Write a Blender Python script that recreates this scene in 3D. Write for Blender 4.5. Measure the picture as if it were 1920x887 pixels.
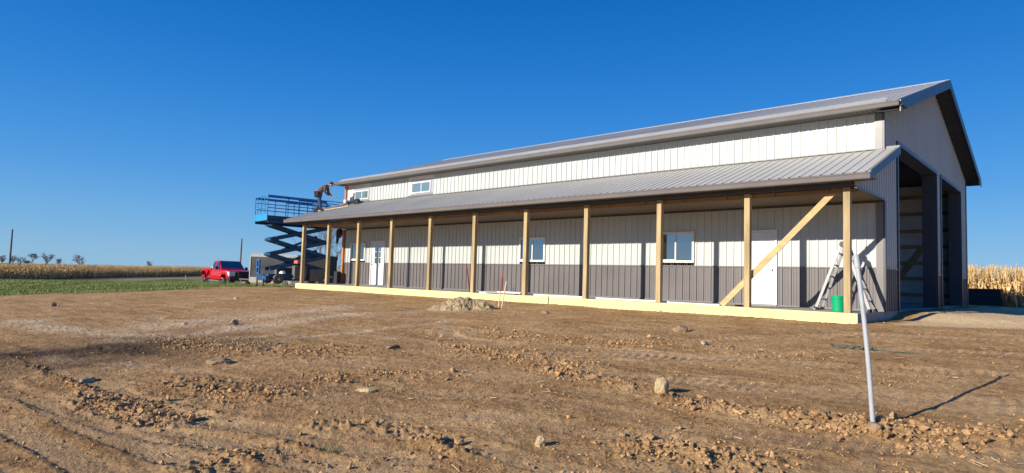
import bpy, bmesh, math, random
import numpy as np
from mathutils import Vector, Matrix
random.seed(7); RNG=np.random.default_rng(11)
for o in list(bpy.data.objects): bpy.data.objects.remove(o)
SC=bpy.context.scene; COL=SC.collection
# ------------------------------------------------------------ camera
YAW,PITCH,ROLL,F=-.7467,.0654,.0299,1185.0
CAM=Vector((3.8468,-17.7165,.5531))
fw=Vector((math.sin(YAW)*math.cos(PITCH),math.cos(YAW)*math.cos(PITCH),math.sin(PITCH)))
r0=Vector((math.cos(YAW),-math.sin(YAW),0)); u0=r0.cross(fw)
cR=r0*math.cos(ROLL)+u0*math.sin(ROLL); cU=u0*math.cos(ROLL)-r0*math.sin(ROLL)
cd=bpy.data.cameras.new('camera'); cam=bpy.data.objects.new('camera',cd); COL.objects.link(cam)
cam.matrix_world=Matrix(((cR.x,cU.x,-fw.x,CAM.x),(cR.y,cU.y,-fw.y,CAM.y),(cR.z,cU.z,-fw.z,CAM.z),(0,0,0,1)))
cd.sensor_width=36; cd.lens=36*F/1920; cd.clip_start=.05; cd.clip_end=9000
SC.camera=cam
# ------------------------------------------------------------ light
SUNDIR=Vector((.236,.972,-.372)).normalized()      # direction the light travels
elev=math.asin(-SUNDIR.z); az=math.atan2(-SUNDIR.x,-SUNDIR.y)
w=bpy.data.worlds.new('World'); SC.world=w; w.use_nodes=True
nt=w.node_tree; nt.nodes.clear()
sky=nt.nodes.new('ShaderNodeTexSky'); sky.sky_type='NISHITA'; sky.sun_disc=False
sky.sun_elevation=elev; sky.sun_rotation=az; sky.air_density=1.0; sky.dust_density=.25; sky.ozone_density=3.0; sky.altitude=250
hs=nt.nodes.new('ShaderNodeHueSaturation'); hs.inputs['Hue'].default_value=.495; hs.inputs['Saturation'].default_value=1.28; hs.inputs['Value'].default_value=1.0
bgn=nt.nodes.new('ShaderNodeBackground'); bgn.inputs['Strength'].default_value=.125
wo=nt.nodes.new('ShaderNodeOutputWorld')
nt.links.new(sky.outputs[0],hs.inputs['Color'])
wtc=nt.nodes.new('ShaderNodeTexCoord'); wsx=nt.nodes.new('ShaderNodeSeparateXYZ'); nt.links.new(wtc.outputs['Generated'],wsx.inputs[0])
wr=nt.nodes.new('ShaderNodeValToRGB'); wr.color_ramp.interpolation='B_SPLINE'
el=wr.color_ramp.elements; SKYC=[(0,(.25,.47,.68)),(.05,(.17,.41,.70)),(.14,(.065,.30,.72)),(.27,(.016,.195,.63)),(.42,(.001,.125,.49)),(.7,(.0,.07,.30)),(1,(.0,.05,.22))]
el[0].position=0; el[0].color=(*SKYC[0][1],1); el[1].position=1; el[1].color=(*SKYC[-1][1],1)
for p_,c_ in SKYC[1:-1]:
    q_=el.new(p_); q_.color=(*c_,1)
nt.links.new(wsx.outputs['Z'],wr.inputs[0])
wm=nt.nodes.new('ShaderNodeVectorMath'); wm.operation='SCALE'; wm.inputs['Scale'].default_value=6.5; nt.links.new(wr.outputs[0],wm.inputs[0])
wx_=nt.nodes.new('ShaderNodeMix'); wx_.data_type='RGBA'; wx_.inputs[0].default_value=.92; nt.links.new(hs.outputs[0],wx_.inputs[6]); nt.links.new(wm.outputs[0],wx_.inputs[7])
nt.links.new(wx_.outputs[2],bgn.inputs[0]); nt.links.new(bgn.outputs[0],wo.inputs[0])
sl=bpy.data.lights.new('sun','SUN'); sl.energy=5.0; sl.angle=math.radians(.53); sl.color=(1,.91,.77)
so=bpy.data.objects.new('sun',sl); COL.objects.link(so); so.rotation_euler=SUNDIR.to_track_quat('-Z','Y').to_euler()
SC.view_settings.view_transform='Standard'; SC.view_settings.look='None'; SC.view_settings.exposure=0.38; SC.view_settings.gamma=1
# ------------------------------------------------------------ helpers
def new_mat(name,col,rough=.6,metal=0.,var=.0,vscale=3.,bump=0.,bscale=30.,spec=.5,stretch=None,var2=None):
    m=bpy.data.materials.new(name); m.use_nodes=True; n=m.node_tree; b=n.nodes['Principled BSDF']
    b.inputs['Base Color'].default_value=(*col,1); b.inputs['Roughness'].default_value=rough; b.inputs['Metallic'].default_value=metal
    b.inputs['Specular IOR Level'].default_value=spec
    tc=n.nodes.new('ShaderNodeTexCoord'); mp=n.nodes.new('ShaderNodeMapping'); n.links.new(tc.outputs['Object'],mp.inputs[0])
    if stretch: mp.inputs['Scale'].default_value=stretch
    if var>0:
        t=n.nodes.new('ShaderNodeTexNoise'); t.inputs['Scale'].default_value=vscale; t.inputs['Detail'].default_value=6; n.links.new(mp.outputs[0],t.inputs[0])
        r=n.nodes.new('ShaderNodeValToRGB'); r.color_ramp.elements[0].position=.3; r.color_ramp.elements[1].position=.7
        c0=tuple(c*(1-var) for c in col); c1=tuple(min(1,c*(1+var)) for c in col)
        if var2: c0=var2
        r.color_ramp.elements[0].color=(*c0,1); r.color_ramp.elements[1].color=(*c1,1)
        n.links.new(t.outputs['Fac'],r.inputs[0]); n.links.new(r.outputs[0],b.inputs['Base Color'])
        rr=n.nodes.new('ShaderNodeMapRange'); rr.inputs['To Min'].default_value=max(.02,rough-.08); rr.inputs['To Max'].default_value=min(1,rough+.08)
        n.links.new(t.outputs['Fac'],rr.inputs['Value']); n.links.new(rr.outputs[0],b.inputs['Roughness'])
    if bump>0:
        t2=n.nodes.new('ShaderNodeTexNoise'); t2.inputs['Scale'].default_value=bscale; t2.inputs['Detail'].default_value=5; n.links.new(mp.outputs[0],t2.inputs[0])
        bp=n.nodes.new('ShaderNodeBump'); bp.inputs['Strength'].default_value=bump; bp.inputs['Distance'].default_value=.02
        n.links.new(t2.outputs['Fac'],bp.inputs['Height']); n.links.new(bp.outputs[0],b.inputs['Normal'])
    return m
M={}
M['white']=new_mat('white_steel',(.49,.515,.505),.42,var=.05,vscale=.7,bump=.12,bscale=2.5)
M['wain']=new_mat('taupe_steel',(.138,.124,.124),.42,var=.10,vscale=.8,bump=.12,bscale=2.5)
M['trim']=new_mat('charcoal_trim',(.062,.065,.082),.4,var=.08,vscale=2)
M['ltrim']=new_mat('taupe_trim',(.17,.158,.155),.4,var=.06,vscale=2)
M['roof']=new_mat('grey_roof_steel',(.47,.46,.435),.5,var=.07,vscale=.5,bump=.04,bscale=3)
M['pale']=new_mat('pale_trim',(.44,.44,.42),.4,var=.06,vscale=1.5)
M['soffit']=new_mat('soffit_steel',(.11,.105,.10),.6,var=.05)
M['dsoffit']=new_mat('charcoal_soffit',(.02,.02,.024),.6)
M['foam']=new_mat('yellow_foam',(.70,.67,.31),.8,var=.07,vscale=2.2,bump=.3,bscale=40)
M['conc']=new_mat('concrete',(.36,.345,.32),.85,var=.14,vscale=1.6,bump=.2,bscale=50)
M['post']=new_mat('treated_pine',(.40,.30,.155),.75,var=.32,vscale=6,bump=.3,bscale=20,stretch=(1.5,1.5,.18))
M['pine']=new_mat('fresh_pine',(.56,.375,.175),.7,var=.22,vscale=7,bump=.2,bscale=16,stretch=(.4,1,1))
M['beam']=new_mat('beam_pine',(.30,.165,.065),.75,var=.3,vscale=6,bump=.2,bscale=16,stretch=(.2,1,1))
M['osb']=new_mat('strand_board',(.17,.125,.085),.8,var=.25,vscale=9)
M['wrap']=new_mat('house_wrap',(.70,.65,.62),.6,var=.04,vscale=2)
M['tape']=new_mat('grey_flashing_tape',(.33,.34,.42),.5,var=.15,vscale=6)
M['vinyl']=new_mat('white_vinyl',(.70,.70,.70),.3)
M['door']=new_mat('white_door_paint',(.68,.69,.70),.35,var=.02)
M['inner']=new_mat('inner_liner',(.62,.62,.62),.6,var=.1)
M['girt']=new_mat('girt_wood',(.36,.25,.13),.8,var=.25,vscale=5,stretch=(.3,1,1))
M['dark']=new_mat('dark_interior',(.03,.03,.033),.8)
M['black']=new_mat('black_rubber',(.018,.018,.02),.75,var=.3,vscale=9)
M['blackp']=new_mat('black_plastic',(.02,.02,.022),.4)
M['dusty']=new_mat('dusty_rubber',(.10,.085,.065),.9,var=.4,vscale=5,bump=.3)
M['alu']=new_mat('aluminium',(.22,.22,.23),.45,metal=.4,var=.08,vscale=8)
M['steel']=new_mat('brushed_steel',(.5,.5,.5),.3,metal=.9)
M['blue']=new_mat('blue_machine_paint',(.012,.17,.45),.4,var=.2,vscale=3)
M['blue2']=new_mat('light_blue_paint',(.03,.28,.60),.4,var=.15,vscale=3)
M['dblue']=new_mat('dirty_blue_arm_paint',(.012,.072,.18),.5,var=.35,vscale=4)
M['red']=new_mat('red_car_paint',(.50,.008,.014),.22,var=.08,vscale=2)
M['chrome']=new_mat('chrome',(.7,.7,.72),.15,metal=1)
M['lamp']=new_mat('headlight_lens',(.75,.75,.73),.12)
M['pvc']=new_mat('grey_conduit_plastic',(.36,.385,.41),.45,var=.08,vscale=6)
M['green']=new_mat('green_bucket_plastic',(.0,.36,.15),.4,var=.05)
M['rope']=new_mat('faded_green_rope',(.10,.115,.075),.9,var=.35,vscale=30)
M['stake']=new_mat('red_stake_paint',(.30,.045,.03),.7,var=.2,vscale=12)
M['lath']=new_mat('pale_stake_wood',(.62,.45,.33),.8,var=.2)
M['sheet']=new_mat('white_board',(.78,.78,.77),.6,var=.05,vscale=4)
M['bark']=new_mat('hazed_bark',(.20,.165,.14),.9,var=.3,vscale=3)  # bark tone lightened, distant haze put into the colour
M['polewood']=new_mat('weathered_pole_wood',(.15,.11,.085),.9,var=.3,vscale=2)
M['orange']=new_mat('orange_wood',(.50,.20,.075),.8,var=.3,vscale=4,stretch=(1,1,.3))
M['gmetal']=new_mat('grey_cabinet_paint',(.13,.135,.135),.5,var=.2,vscale=4)
M['trailer']=new_mat('charcoal_trailer_skin',(.055,.058,.062),.45,var=.45,vscale=1.2,bump=.1)
M['skin']=new_mat('skin',(.45,.25,.17),.6)
M['denim']=new_mat('blue_denim',(.03,.055,.13),.85,var=.35,vscale=8)
M['camo']=new_mat('brown_work_shirt',(.10,.075,.06),.9,var=.4,vscale=10)
M['rock']=new_mat('pale_fieldstone',(.46,.35,.20),.9,var=.3,vscale=9,bump=.8,bscale=22)
M['rockd']=new_mat('brown_clod_earth',(.27,.185,.115),.95,var=.35,vscale=9,bump=.8,bscale=30)
def glass(name,tint,rough=.03):
    m=bpy.data.materials.new(name); m.use_nodes=True; b=m.node_tree.nodes['Principled BSDF']
    b.inputs['Base Color'].default_value=(*tint,1); b.inputs['Roughness'].default_value=rough; b.inputs['IOR'].default_value=2.5
    b.inputs['Transmission Weight'].default_value=0.; b.inputs['Specular IOR Level'].default_value=1.0;  b.inputs['Coat Roughness'].default_value=.02
    return m
M['glass']=glass('window_glass',(.012,.014,.018)); M['carglass']=glass('vehicle_glass',(.008,.009,.01))
M['gglass']=glass('greenish_window_glass',(.16,.21,.19),.1)

class MB:
    def __init__(s): s.v=[];s.f=[];s.mi=[];s.mats=[];s.cur=0
    def m(s,mat):
        mt=M[mat] if isinstance(mat,str) else mat
        if mt not in s.mats: s.mats.append(mt)
        s.cur=s.mats.index(mt); return s
    def quad(s,*p):
        i=len(s.v); s.v+= [tuple(q) for q in p]; s.f.append(tuple(range(i,i+len(p)))); s.mi.append(s.cur); return s
    def hexa(s,b,t):   # b: 4 bottom pts ccw from above, t: 4 top
        i=len(s.v); s.v+=[tuple(q) for q in b]+[tuple(q) for q in t]
        for f in ((3,2,1,0),(4,5,6,7),(0,1,5,4),(1,2,6,5),(2,3,7,6),(3,0,4,7)):
            s.f.append(tuple(i+k for k in f)); s.mi.append(s.cur)
        return s
    def box(s,x0,x1,y0,y1,z0,z1):
        return s.hexa([(x0,y0,z0),(x1,y0,z0),(x1,y1,z0),(x0,y1,z0)],[(x0,y0,z1),(x1,y0,z1),(x1,y1,z1),(x0,y1,z1)])
    def bar(s,a,b,w,h=None,up=(0,0,1)):
        h=h or w; a=Vector(a);b=Vector(b);d=(b-a).normalized(); u=Vector(up)
        if abs(d.dot(u))>.98: u=Vector((0,1,0))
        r=d.cross(u).normalized()*w/2; u=r.cross(d).normalized()*h/2
        return s.hexa([a-r-u,a+r-u,b+r-u,b-r-u],[a-r+u,a+r+u,b+r+u,b-r+u])
    def tube(s,pts,rad,n=8,cap=True):
        pts=[Vector(p) for p in pts]; rad=rad if isinstance(rad,(list,tuple)) else [rad]*len(pts)
        base=len(s.v); prev=None
        for k,p in enumerate(pts):
            d=(pts[min(k+1,len(pts)-1)]-pts[max(k-1,0)]).normalized()
            if prev is None:
                u=Vector((0,0,1)) if abs(d.z)<.9 else Vector((1,0,0)); a=d.cross(u).normalized()
            else: a=(prev-d*prev.dot(d)).normalized()
            prev=a; b=d.cross(a)
            for j in range(n):
                t=2*math.pi*j/n; s.v.append(tuple(p+(a*math.cos(t)+b*math.sin(t))*rad[k]))
        for k in range(len(pts)-1):
            for j in range(n):
                a0=base+k*n+j;a1=base+k*n+(j+1)%n
                s.f.append((a0,a1,a1+n,a0+n)); s.mi.append(s.cur)
        if cap:
            s.f.append(tuple(base+j for j in reversed(range(n)))); s.mi.append(s.cur)
            s.f.append(tuple(base+(len(pts)-1)*n+j for j in range(n))); s.mi.append(s.cur)
        return s
    def build(s,name,parent=None,bevel=0,smooth=False,loc=None,mat=None):
        me=bpy.data.meshes.new(name); me.from_pydata(s.v,[],s.f)
        for m in s.mats: me.materials.append(m)
        me.polygons.foreach_set('material_index',s.mi)
        if smooth: me.polygons.foreach_set('use_smooth',[True]*len(s.f))
        me.update(); o=bpy.data.objects.new(name,me); COL.objects.link(o)
        if parent: o.parent=parent
        if loc: o.location=loc
        if bevel:
            b=o.modifiers.new('bevel','BEVEL'); b.width=bevel; b.segments=2; b.limit_method='ANGLE'
        return o
def tag(o,label,cat,group=None,kind=None):
    o['label']=label; 
    if cat: o['category']=cat
    if group: o['group']=group
    if kind: o['kind']=kind
    return o
def struct(o): o['kind']='structure'; return o
def empty(name,loc=(0,0,0),rz=0,label=None,cat=None,group=None):
    o=bpy.data.objects.new(name,None); COL.objects.link(o); o.location=loc; o.rotation_euler=(0,0,rz); o.empty_display_size=.2
    if label: tag(o,label,cat,group)
    return o
def npmesh(name,V,Fc,mats,mi=None,smooth=False,nper=None):
    """V (n,3) array, Fc (m,k) int array"""
    me=bpy.data.meshes.new(name); k=Fc.shape[1]
    me.vertices.add(len(V)); me.vertices.foreach_set('co',V.astype(np.float32).ravel())
    me.loops.add(Fc.size); me.loops.foreach_set('vertex_index',Fc.astype(np.int32).ravel())
    me.polygons.add(len(Fc)); me.polygons.foreach_set('loop_start',np.arange(0,Fc.size,k,dtype=np.int32)); me.polygons.foreach_set('loop_total',np.full(len(Fc),k,dtype=np.int32))
    for m in mats: me.materials.append(m)
    if mi is not None: me.polygons.foreach_set('material_index',mi.astype(np.int32))
    me.polygons.foreach_set('use_smooth',np.full(len(Fc),bool(smooth)))
    me.update(calc_edges=True)
    o=bpy.data.objects.new(name,me); COL.objects.link(o); return o
# numpy noise
def vnoise(x,y,seed=0):
    xi=np.floor(x).astype(np.int64); yi=np.floor(y).astype(np.int64); fx=x-xi; fy=y-yi
    fx=fx*fx*fx*(fx*(fx*6-15)+10); fy=fy*fy*fy*(fy*(fy*6-15)+10)
    def h(a,b):
        n=(a*374761393+b*668265263+seed*982451653)&0xFFFFFFFF
        n=((n^(n>>13))*1274126177)&0xFFFFFFFF; n=n^(n>>16)
        return (n&0xFFFF)/65535.0
    return (h(xi,yi)*(1-fx)+h(xi+1,yi)*fx)*(1-fy)+(h(xi,yi+1)*(1-fx)+h(xi+1,yi+1)*fx)*fy
def fbm(x,y,s,o=4,seed=0,g=.5):
    t=0;a=1;n=0
    for k in range(o):
        t=t+a*vnoise(x*s*2**k+k*17.3,y*s*2**k-k*9.1,seed+k); n+=a; a*=g
    return t/n*2-1
def SS(a,b,t):
    t=np.clip((np.asarray(t,float)-a)/(b-a),0,1); return t*t*(3-2*t)
LX=[-3000,-300,-200,-169,-146,-127,-107,-70,-46,-38,-31,-25,50]
LZ=[-.5,-.5,-.8,-.9,-1.2,-1.25,-1.6,-1.0,-.52,-.36,-.2,0,0]
def ground0(x,y):
    x=np.asarray(x,float);y=np.asarray(y,float)
    z=-.21-.84*np.clip((-2.4-y)/15.5,0,1.25)+np.interp(x,LX,LZ)
    # sandy ramp by the big doors
    z=z+.19*SS(4.5,.5,x)*SS(.3,1.9,y)*SS(-.6,-.2,x)*SS(20,15,y)+.06*np.exp(-((x-3.2)/2.2)**2-((y-5.5)/1.6)**2)
    return z
def gz(x,y): return float(ground0(x,y))
# px -> ground helper: only used to read positions off the survey of the photo
def gp(u,v):
    d=fw+cR*((u-960)/F)+cU*((444.2-v)/F); t=1.
    while t<300:
        X=CAM+d*t
        if X.z<gz(X.x,X.y): break
        t*=1.004
    return (X.x,X.y)
def polydist(x,y,pts):
    best=np.full(x.shape,1e9); al=np.zeros(x.shape); off=np.zeros(x.shape); acc=0
    for (ax,ay),(bx,by) in zip(pts[:-1],pts[1:]):
        dx,dy=bx-ax,by-ay;L=math.hypot(dx,dy); t=((x-ax)*dx+(y-ay)*dy)/L**2; tc=np.clip(t,0,1)
        d=np.hypot(x-ax-tc*dx,y-ay-tc*dy); sg=np.sign((x-ax)*dy-(y-ay)*dx)
        m=d<best; best=np.where(m,d,best); al=np.where(m,acc+tc*L,al); off=np.where(m,d*sg,off); acc+=L
    return best,al,off
# ------------------------------------------------------------ ground
def P(*a): return [gp(*q) for q in a]
clodbands=[ # polyline, half width, strength
 (P((1000,690),(1120,715),(1250,748),(1400,775),(1640,800),(1900,826)),.26,1.0),
 (P((620,795),(700,800),(790,818),(880,845)),.20,1.0),
 (P((1180,830),(1300,850),(1420,878)),.34,1.0),
 (P((1480,790),(1640,815),(1800,850)),.26,.9),
 (P((150,752),(230,775),(320,800)),.22,.9),
 (P((70,690),(160,735),(260,757),(380,788)),.10,.7),
 (P((330,720),(430,735),(520,745)),.5,.6),
 (P((330,640),(480,655),(640,665)),.8,.45),
 (P((830,650),(960,668),(1100,690)),.5,.5),
 (P((560,720),(700,700),(860,705)),.4,.35),
 (P((880,620),(1020,640),(1250,650),(1500,670)),.6,.35),
 (P((380,880),(470,850),(560,840)),.25,.6)]
tracks=[ # tyre tracks: polyline, half width of one rut
 (P((20,730),(150,790),(300,850),(420,886)),.16),
 (P((0,650),(120,700),(300,770),(520,812),(760,870)),.16),
 (P((0,790),(90,830),(190,886)),.15),
 (P((300,690),(560,738),(850,775),(1050,800),(1300,835)),.18),
 (P((480,720),(760,735),(1000,745),(1250,790)),.16),
 (P((700,648),(1000,665),(1300,672),(1600,690),(1919,705)),.22),
 (P((600,672),(900,690),(1150,700),(1400,735),(1919,775)),.2),
 (P((420,590),(560,588),(720,600),(900,625)),.3),
 (P((1000,622),(1300,640),(1600,628),(1919,640)),.22)]
pales=[(P((45,603),(75,617),(200,627),(330,630),(480,610),(640,592),(760,586)),.45),
       (P((300,610),(450,596),(620,580)),.9),
       (P((400,650),(560,634),(700,620),(850,600)),.18),
       (P((190,640),(420,640),(520,628)),.35),
       (P((60,668),(130,680),(240,683)),.14)]
def ground_fields(x,y):
    z=ground0(x,y); far=np.hypot(x-CAM.x,y-CAM.y)
    wx=x+.25*fbm(x,y,.8,3,91); wy=y+.25*fbm(x,y,.8,3,92)
    dirt=1-SS(0,.8,gborder(x,y))
    rough=np.zeros(x.shape)
    for pts,wd,st in clodbands:
        d,al,off=polydist(wx,wy,pts); rough=np.maximum(rough,st*np.exp(-(d/wd)**2*1.2))
    rut=np.zeros(x.shape); rutm=np.zeros(x.shape)
    for pts,wd in tracks:
        for side in (0,1.75):
            d,al,off=polydist(x+.06*fbm(x,y,.6,2,5),y+.06*fbm(x,y,.6,2,6)+side*.0,pts)
            e=np.abs(off-side)
            e=np.where(d<3,e,9)
            inb=1-SS(wd*.75,wd*1.05,e)
            lug=np.sin(al*2*np.pi/.14+np.where(off>side,1,-1)*(e/wd)*3.0)
            k=.35+.65*np.clip(fbm(x,y,.5,2,55)*1.6+.4,0,1)
            rut+= (-.012*inb+.010*np.exp(-((e-wd*1.25)/(wd*.3))**2)+.011*lug*inb)*k
            rutm=np.maximum(rutm,inb*k)
    big=.03*fbm(x,y,.35,3,1)+.012*fbm(x,y,1.1,3,2)
    n1=fbm(x,y,4,4,3,.62); n2=fbm(x,y,17,3,4,.6)
    rid=1-np.abs(fbm(x,y,9,3,8,.6))*2
    lump=np.clip(fbm(x,y,14,2,21),0,1)
    pale=np.zeros(x.shape)
    for pts,wd in pales:
        d,_,_=polydist(x+.5*fbm(x,y,1.2,3,31),y+.5*fbm(x,y,1.2,3,32),pts); pale=np.maximum(pale,np.exp(-(d/wd)**2))
    pale=pale*(.55+.45*np.clip(fbm(x,y,2.5,3,33)*2+.6,0,1))
    pale=np.maximum(pale,rutm*.30)
    c=P((20,668),(110,662),(215,655),(330,650)); d,_,_=polydist(x+.5*fbm(x,y,.9,3,41),y+.5*fbm(x,y,.9,3,42),c); wet=np.exp(-(d/1.5)**2)*(.6+.4*np.clip(fbm(x,y,1.7,3,43)*2+.5,0,1))
    c=P((-60,690),(60,688),(170,684)); d,_,_=polydist(x,y,c); wet=np.maximum(wet,.8*np.exp(-(d/.7)**2)*(.6+.4*np.clip(fbm(x,y,2.7,3,44)*2+.5,0,1)))
    c=P((240,637),(300,640)); d,_,_=polydist(x,y,c); wet=np.maximum(wet,.6*np.exp(-(d/.5)**2))
    rough=np.maximum(rough,.45*pale); rough=np.maximum(rough,.35*wet)
    zz=z+dirt*(big+rut+.013*n1*(1-.75*rutm)+.008*n2*(1-.5*rutm)+.0045*fbm(x,y,42,3,14,.65)+rough*(.05*lump*2+.022*rid+.015+.03*np.clip(fbm(x,y,26,2,23),0,1))*(.6+.4*n1))
    zz=np.where(dirt<1,zz+(1-dirt)*.03*n1,zz)
    # keep below the slab / inside the building
    inside=(x>-24.6)&(x<.0)&(y>-2.6)&(y<13.6)
    zz=np.where(inside,np.minimum(zz,z-.03),zz)
    fade=1-SS(60,120,far); zz=z+(zz-z)*fade
    sand=SS(.3,.8,x)*SS(-2.8,-2.2,y-.80*x+.5*fbm(x,y,.9,3,62))*(1-SS(13,16,y))*(1-SS(12,16,x))
    return zz,dict(pale=pale,wet=wet,sand=sand,grass=1-dirt,rough=rough,rut=rutm)
GB=[gp(*q) for q in ((-300,575),(-120,562),(0,556),(100,553),(200,550),(300,546),(400,542),(480,538))]
gbx=[p[0] for p in GB]; gby=[p[1] for p in GB]
def gborder(x,y):
    """>0 in the grass"""
    pts=GB+[(-27.5,4.),(-27,60.)]
    n=1.6*fbm(x,y,.30,3,71)+.7*fbm(x,y,1.7,3,72)
    d,al,off=polydist(x,y,pts)
    # signed: left of the line = grass
    return np.where(x<-24.8,np.where(y>35,5,-off),-9)*1.0+n
def build_ground():
    th=np.concatenate([np.linspace(-math.pi,-.90,70,endpoint=False),np.linspace(-.90,.80,1500,endpoint=False),np.linspace(.80,math.pi,70,endpoint=False)])
    rr=[.3]
    while rr[-1]<7000:
        r=rr[-1]; st=.08 if r<3.2 else (.0052 if r<30 else (.009 if r<70 else .03))
        rr.append(r*(1+st))
    rr=np.array(rr); nt_,nr=len(th),len(rr)
    B=YAW+th
    x=CAM.x+rr[:,None]*np.sin(B)[None,:]; y=CAM.y+rr[:,None]*np.cos(B)[None,:]
    z,att=ground_fields(x,y)
    V=np.stack([x,y,z],-1).reshape(-1,3)
    idx=np.arange(nt_*nr).reshape(nr,nt_)
    a=idx[:-1,:];b=np.roll(idx,-1,1)[:-1,:];c=np.roll(idx,-1,1)[1:,:];d=idx[1:,:]
    Fq=np.stack([a,d,c,b],-1).reshape(-1,4)
    m=bpy.data.materials.new('bare_earth'); m.use_nodes=True; n=m.node_tree; bs=n.nodes['Principled BSDF']; bs.inputs['Roughness'].default_value=.95; bs.inputs['Specular IOR Level'].default_value=.15
    L=n.links
    tc=n.nodes.new('ShaderNodeTexCoord')
    def noise(sc,det=6,ro=.6,str_=None):
        t=n.nodes.new('ShaderNodeTexNoise'); t.inputs['Scale'].default_value=sc; t.inputs['Detail'].default_value=det; t.inputs['Roughness'].default_value=ro
        if str_:
            mp=n.nodes.new('ShaderNodeMapping'); mp.inputs['Scale'].default_value=str_; mp.inputs['Rotation'].default_value=(0,0,.15); L.new(tc.outputs['Object'],mp.inputs[0]); L.new(mp.outputs[0],t.inputs[0])
        else: L.new(tc.outputs['Object'],t.inputs[0])
        return t.outputs['Fac']
    def ramp(fac,stops):
        r=n.nodes.new('ShaderNodeValToRGB'); L.new(fac,r.inputs[0]); e=r.color_ramp.elements
        e[0].position,e[0].color=stops[0][0],(*stops[0][1],1); e[1].position,e[1].color=stops[-1][0],(*stops[-1][1],1)
        for p_,c_ in stops[1:-1]:
            q=e.new(p_); q.color=(*c_,1)
        return r.outputs[0]
    def mix(f,a,b,mode='MIX'):
        q=n.nodes.new('ShaderNodeMix'); q.data_type='RGBA'; q.blend_type=mode
        if isinstance(f,float): q.inputs[0].default_value=f
        else: L.new(f,q.inputs[0])
        for s,i in ((a,6),(b,7)):
            if isinstance(s,tuple): q.inputs[i].default_value=(*s,1)
            else: L.new(s,q.inputs[i])
        return q.outputs[2]
    def attr(nm):
        q=n.nodes.new('ShaderNodeAttribute'); q.attribute_name=nm; return q.outputs['Fac']
    base=ramp(noise(.9,8,.65),[(.3,(.40,.23,.102)),(.5,(.54,.33,.152)),(.7,(.66,.435,.225))])
    fine=ramp(noise(22,6,.7),[(.33,(.42,.39,.36)),(.45,(.95,.94,.93)),(.6,(1.1,1.1,1.1)),(.72,(1.3,1.3,1.3))])  # dark stops paint the small shadows between crumbs into the dirt colour
    c=mix(1.0,base,fine,'MULTIPLY')
    strk=ramp(noise(1.2,5,.6,(.35,3.2,1)),[(.35,(.82,.8,.78)),(.6,(1.08,1.08,1.08))])
    c=mix(1.0,c,strk,'MULTIPLY')
    c=mix(1.0,c,ramp(noise(7,5,.65),[(.36,(.70,.68,.66)),(.5,(1.02,1.02,1.02)),(.66,(1.12,1.12,1.12))]),'MULTIPLY')
    palec=ramp(noise(6,6,.7),[(.3,(.60,.42,.26)),(.7,(.80,.62,.42))])
    c=mix(attr('pale'),c,palec)
    c=mix(attr('wet'),c,ramp(noise(3,6),[(.3,(.06,.038,.025)),(.7,(.15,.098,.06))]))
    c=mix(attr('sand'),c,ramp(noise(5,6),[(.3,(.78,.55,.31)),(.7,(.90,.68,.42))]))
    gr=ramp(noise(.16,8,.7),[(.34,(.09,.12,.03)),(.45,(.14,.20,.045)),(.52,(.22,.22,.08)),(.60,(.44,.33,.18))])
    gr=mix(1.0,gr,ramp(noise(6,5,.7),[(.3,(.55,.55,.5)),(.7,(1.3,1.3,1.25))]),'MULTIPLY')
    gr=mix(attr('drive'),gr,ramp(noise(.8,5),[(.3,(.34,.25,.15)),(.7,(.44,.33,.21))]))
    c=mix(attr('grass'),c,gr); c=mix(attr('soil'),c,(.13,.095,.055))
    L.new(c,bs.inputs['Base Color'])
    bp=n.nodes.new('ShaderNodeBump'); bp.inputs['Strength'].default_value=1.0; bp.inputs['Distance'].default_value=.04
    L.new(noise(38,7,.75),bp.inputs['Height']); L.new(bp.outputs[0],bs.inputs['Normal'])
    o=npmesh('ground',V,Fq,[m],smooth=True); struct(o)
    d,_,_=polydist(x+1.5*fbm(x,y,.15,2,81),y+1.5*fbm(x,y,.15,2,82),[gp(215,526),gp(290,523),gp(380,521),gp(470,522)])
    att['drive']=1-SS(1.5,3.5,d)
    d2,_,_=polydist(x,y,CORN); att['soil']=1-SS(3.,11.,d2+2.5*fbm(x,y,.12,3,99)); att['soil']=np.maximum(att['soil'],SS(21.,24.,y)*(x>-100)*(x<60)*(y<60))
    for k,vv in att.items():
        a_=o.data.attributes.new(k,'FLOAT','POINT'); a_.data.foreach_set('value',vv.astype(np.float32).ravel())
    return o
CORN=[(-112,-30),(-107,-1.7),(-115.8,6.1),(-126.8,16.2),(-146.3,31.4),(-168.7,49),(-200,73)]
build_ground()
def surf(x,y):
    z,_=ground_fields(np.array([float(x)]),np.array([float(y)])); return float(z[0])
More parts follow.
